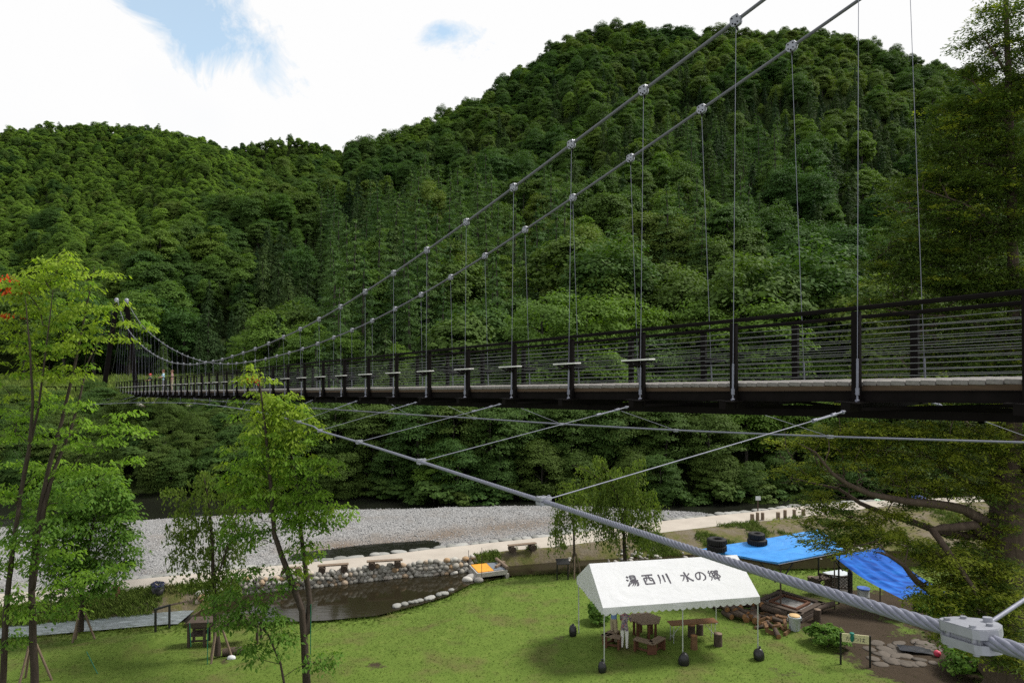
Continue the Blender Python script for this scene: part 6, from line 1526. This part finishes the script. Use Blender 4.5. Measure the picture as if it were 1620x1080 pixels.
# ================================================================== PEOPLE
def person(label, loc, rz, h, cols, pose, hair=(.02, .015, .012), hat=None, group=None):
    """one continuous skinned figure; cols = (trousers, top, skin, shoes); pose gives joint offsets in metres for a 1.70 m figure"""
    k = h / 1.70
    J = {'pelvis': (0, 0, .92), 'waist': (0, .0, 1.06), 'chest': (0, -.01, 1.28), 'neck': (0, .0, 1.44), 'head0': (0, -.02, 1.52), 'head1': (0, -.03, 1.62), 'head2': (0, -.02, 1.68)}
    for s, n in ((-1, 'r'), (1, 'l')):
        J['hip' + n] = (s * .085, 0, .88); J['knee' + n] = (s * .095, -.02, .48); J['ank' + n] = (s * .10, .02, .09); J['toe' + n] = (s * .115, -.13, .035)
        J['sh' + n] = (s * .175, .0, 1.38); J['elb' + n] = (s * .23, .02, 1.11); J['wri' + n] = (s * .22, -.08, .88); J['palm' + n] = (s * .215, -.11, .80)
        for i in range(4): J['f%d%s' % (i, n)] = (s * (.205 + .004 * i), -.16 + .024 * i, .735 - .01 * (i in (1, 2))); J['g%d%s' % (i, n)] = (s * (.19 + .004 * i), -.165 + .024 * i, .70 - .012 * (i in (1, 2)))
        J['th' + n] = (s * .175, -.14, .765)
    J.update(pose); R = dict(pelvis=.135, waist=.125, chest=.145, neck=.055, head0=.075, head1=.098, head2=.075)
    E = [('pelvis', 'waist'), ('waist', 'chest'), ('chest', 'neck'), ('neck', 'head0'), ('head0', 'head1'), ('head1', 'head2')]
    for n in 'rl':
        E += [('pelvis', 'hip' + n), ('hip' + n, 'knee' + n), ('knee' + n, 'ank' + n), ('ank' + n, 'toe' + n), ('chest', 'sh' + n), ('sh' + n, 'elb' + n), ('elb' + n, 'wri' + n), ('wri' + n, 'palm' + n), ('palm' + n, 'th' + n)]
        R.update({'hip' + n: .095, 'knee' + n: .068, 'ank' + n: .048, 'toe' + n: .036, 'sh' + n: .062, 'elb' + n: .044, 'wri' + n: .03, 'palm' + n: .034, 'th' + n: .010})
        for i in range(4): E += [('palm' + n, 'f%d%s' % (i, n)), ('f%d%s' % (i, n), 'g%d%s' % (i, n))]; R['f%d%s' % (i, n)] = .0095; R['g%d%s' % (i, n)] = .008
    names = list(J); ix = {a: i for i, a in enumerate(names)}
    me = bpy.data.meshes.new('person'); me.from_pydata([Vector(J[a]) for a in names], [(ix[a], ix[b]) for a, b in E], [])
    tmp = bpy.data.objects.new('figure skeleton', me); COL.objects.link(tmp); md = tmp.modifiers.new('skin', 'SKIN'); md.use_smooth_shade = True
    sk = me.skin_vertices[0].data
    for a in names: sk[ix[a]].radius = (R[a], R[a] * (.72 if a in ('chest', 'pelvis', 'waist') else 1)); sk[ix[a]].use_root = (a == 'pelvis')
    sb = tmp.modifiers.new('sub', 'SUBSURF'); sb.levels = 2; sb.render_levels = 2
    dg = bpy.context.evaluated_depsgraph_get(); ev = tmp.evaluated_get(dg); body = bpy.data.meshes.new_from_object(ev); bpy.data.objects.remove(tmp)
    n = len(body.vertices); co = np.empty(n * 3, np.float32); body.vertices.foreach_get('co', co); co = co.reshape(-1, 3)
    # a face: nose, brow, ears, chin pushed out of the head
    hd = Vector(J['head1']); 
    rel = co - np.array(tuple(hd)); m_ = np.linalg.norm(rel, axis=1) < .16
    nose = np.exp(-((rel[:, 0] / .016) ** 2 + ((rel[:, 2] + .02) / .022) ** 2)) * (rel[:, 1] < 0) * m_; co[:, 1] -= nose * .022
    eye = (np.exp(-(((np.abs(rel[:, 0]) - .035) / .015) ** 2 + ((rel[:, 2] - .012) / .012) ** 2))) * (rel[:, 1] < 0) * m_; co[:, 1] += eye * .008
    ear = np.exp(-((rel[:, 1] / .02) ** 2 + ((rel[:, 2] + .005) / .025) ** 2)) * m_; co[:, 0] += np.sign(rel[:, 0]) * ear * .014
    co *= k; body.vertices.foreach_set('co', co.ravel())
    body.materials.clear()
    for c in cols[:4]: body.materials.append(c)
    ce = np.array([tuple(p.center) for p in body.polygons]) / k; mi = np.ones(len(ce), np.int32)
    arm = np.zeros(len(ce), bool)
    for n_ in 'rl':
        for a, b in (('elb', 'wri'), ('wri', 'palm')):
            A_, B_ = np.array(J[a + n_]), np.array(J[b + n_]); t = np.clip(((ce - A_) @ (B_ - A_)) / ((B_ - A_) @ (B_ - A_)), .1, 1.6); arm |= np.linalg.norm(ce - (A_ + t[:, None] * (B_ - A_)), axis=1) < .075
    hem = cols[4] if len(cols) > 4 else .93
    mi[(ce[:, 2] < hem) & ~arm] = 0; mi[(ce[:, 2] < .075) & ~arm] = 3; mi[(ce[:, 2] > 1.45)] = 2; mi[arm] = 2
    body.polygons.foreach_set('material_index', mi); body.polygons.foreach_set('use_smooth', [True] * len(mi))
    o = new_obj('person', body, None, loc); o.rotation_euler = (0, 0, rz); tag(o, label, 'person', group)
    m = MB(); hc = hd * k; m.blob((hc.x, hc.y + .018 * k, hc.z + .035 * k), (.108 * k, .115 * k, .105 * k), 5, 14, 9, .03, flat_bottom=-.045 * k)
    if hat: m.lathe([(.16 * k, 0), (.115 * k, .012), (.105 * k, .09 * k), (0, .10 * k)], 16, (hc.x, hc.y, hc.z + .05 * k))
    m.build('hat' if hat else 'hair', plain('hair ' + label[:20], hat or hair, .7, 0, .2, 20), o)
    return o
SKIN = plain('skin', (.45, .26, .17), .6, 0, .08, 8, 0); SHOE = plain('dark shoes', (.03, .025, .025), .6); WHITE_T = plain('white trousers', (.66, .65, .62), .8, 0, .06); KHAKI = plain('khaki trousers', (.36, .30, .20), .85, 0, .1)
t_ = NT('flowered tunic'); vo = t_.node('ShaderNodeTexVoronoi', {'Vector': t_.coord(), 'Scale': 22.0}); s_ = t_.node('ShaderNodeSeparateColor', {'Color': vo.outputs['Color']}).outputs[0]
t_.bsdf(t_.ramp(s_, [(0, (.06, .05, .07)), (.3, (.22, .17, .19)), (.5, (.38, .33, .32)), (.7, (.12, .13, .22)), (.9, (.42, .16, .17))]), .9, 0, None, .1); FLOWER = t_.m
BLUE_S = plain('blue checked shirt', (.16, .25, .45), .85, 0, .4, 30, 0); LBLUE = plain('light blue shirt', (.32, .48, .58), .85, 0, .1); GREYT = plain('grey trousers', (.22, .22, .23), .85); DGREEN = plain('dark green shirt', (.04, .07, .06), .85); PINKB = plain('dusky pink shirt', (.28, .17, .16), .85)
bend = {'chest': (0, -.08, 1.26), 'neck': (0, -.14, 1.40), 'head0': (0, -.18, 1.47), 'head1': (0, -.22, 1.56), 'head2': (0, -.23, 1.62), 'shr': (-.175, -.11, 1.35), 'shl': (.175, -.11, 1.35), 'elbr': (-.22, -.20, 1.10), 'elbl': (.22, -.20, 1.10), 'wrir': (-.16, -.38, 1.0), 'wril': (.16, -.38, 1.0), 'palmr': (-.13, -.46, .98), 'palml': (.13, -.46, .98)}
for n_, s in (('r', -1), ('l', 1)):
    for i in range(4): bend['f%d%s' % (i, n_)] = (s * (.15 - .024 * i), -.525 - .008 * (i in (1, 2)), .965); bend['g%d%s' % (i, n_)] = (s * (.145 - .024 * i), -.55 - .008 * (i in (1, 2)), .945)
    bend['th' + n_] = (s * .085, -.475, .985)
p = W(988, 1026, 0); person('person in white trousers and flowered tunic standing under the tent by the table', (p.x, p.y, gz(p.x, p.y)), PI - .45, 1.57, (WHITE_T, FLOWER, SKIN, SHOE, .78), bend, (.03, .025, .025), None, None)
p = W(971, 1017, 0); person('person in khaki trousers and blue shirt standing left under the tent', (p.x, p.y, gz(p.x, p.y)), PI - .9, 1.68, (KHAKI, BLUE_S, SKIN, SHOE, .95), bend, (.05, .045, .045))
lean = {'elbr': (-.25, -.12, 1.16), 'wrir': (-.20, -.30, 1.10), 'palmr': (-.19, -.37, 1.09), 'elbl': (.25, -.12, 1.16), 'wril': (.20, -.30, 1.10), 'palml': (.19, -.37, 1.09)}
for n_, s in (('r', -1), ('l', 1)):
    for i in range(4): lean['f%d%s' % (i, n_)] = (s * (.225 - .022 * i), -.43, 1.075); lean['g%d%s' % (i, n_)] = (s * (.222 - .022 * i), -.45, 1.05)
    lean['th' + n_] = (s * .15, -.39, 1.075)
def on_bridge(px, o): 
    r = ray(px, 600); best = min(np.linspace(20, 89, 700), key=lambda t: abs(to_px(*BW(t, o, 0))[0] - px)); return BW(best, o, .004)
face = math.atan2(-NV.y, -NV.x) + PI / 2
person('person in dark green shirt and red cap farthest along the bridge deck', on_bridge(238, .62), face + .3, 1.55, (GREYT, DGREEN, SKIN, SHOE), lean, hat=(.45, .06, .05)); person('person in light blue shirt leaning at the bridge railing', on_bridge(258.5, .50), face, 1.72, (GREYT, LBLUE, SKIN, SHOE), lean, (.10, .03, .02)); person('person in dusky pink shirt standing nearest on the bridge deck', on_bridge(272.5, .55), face - .4, 1.60, (KHAKI, PINKB, SKIN, SHOE), {}, (.12, .05, .03))
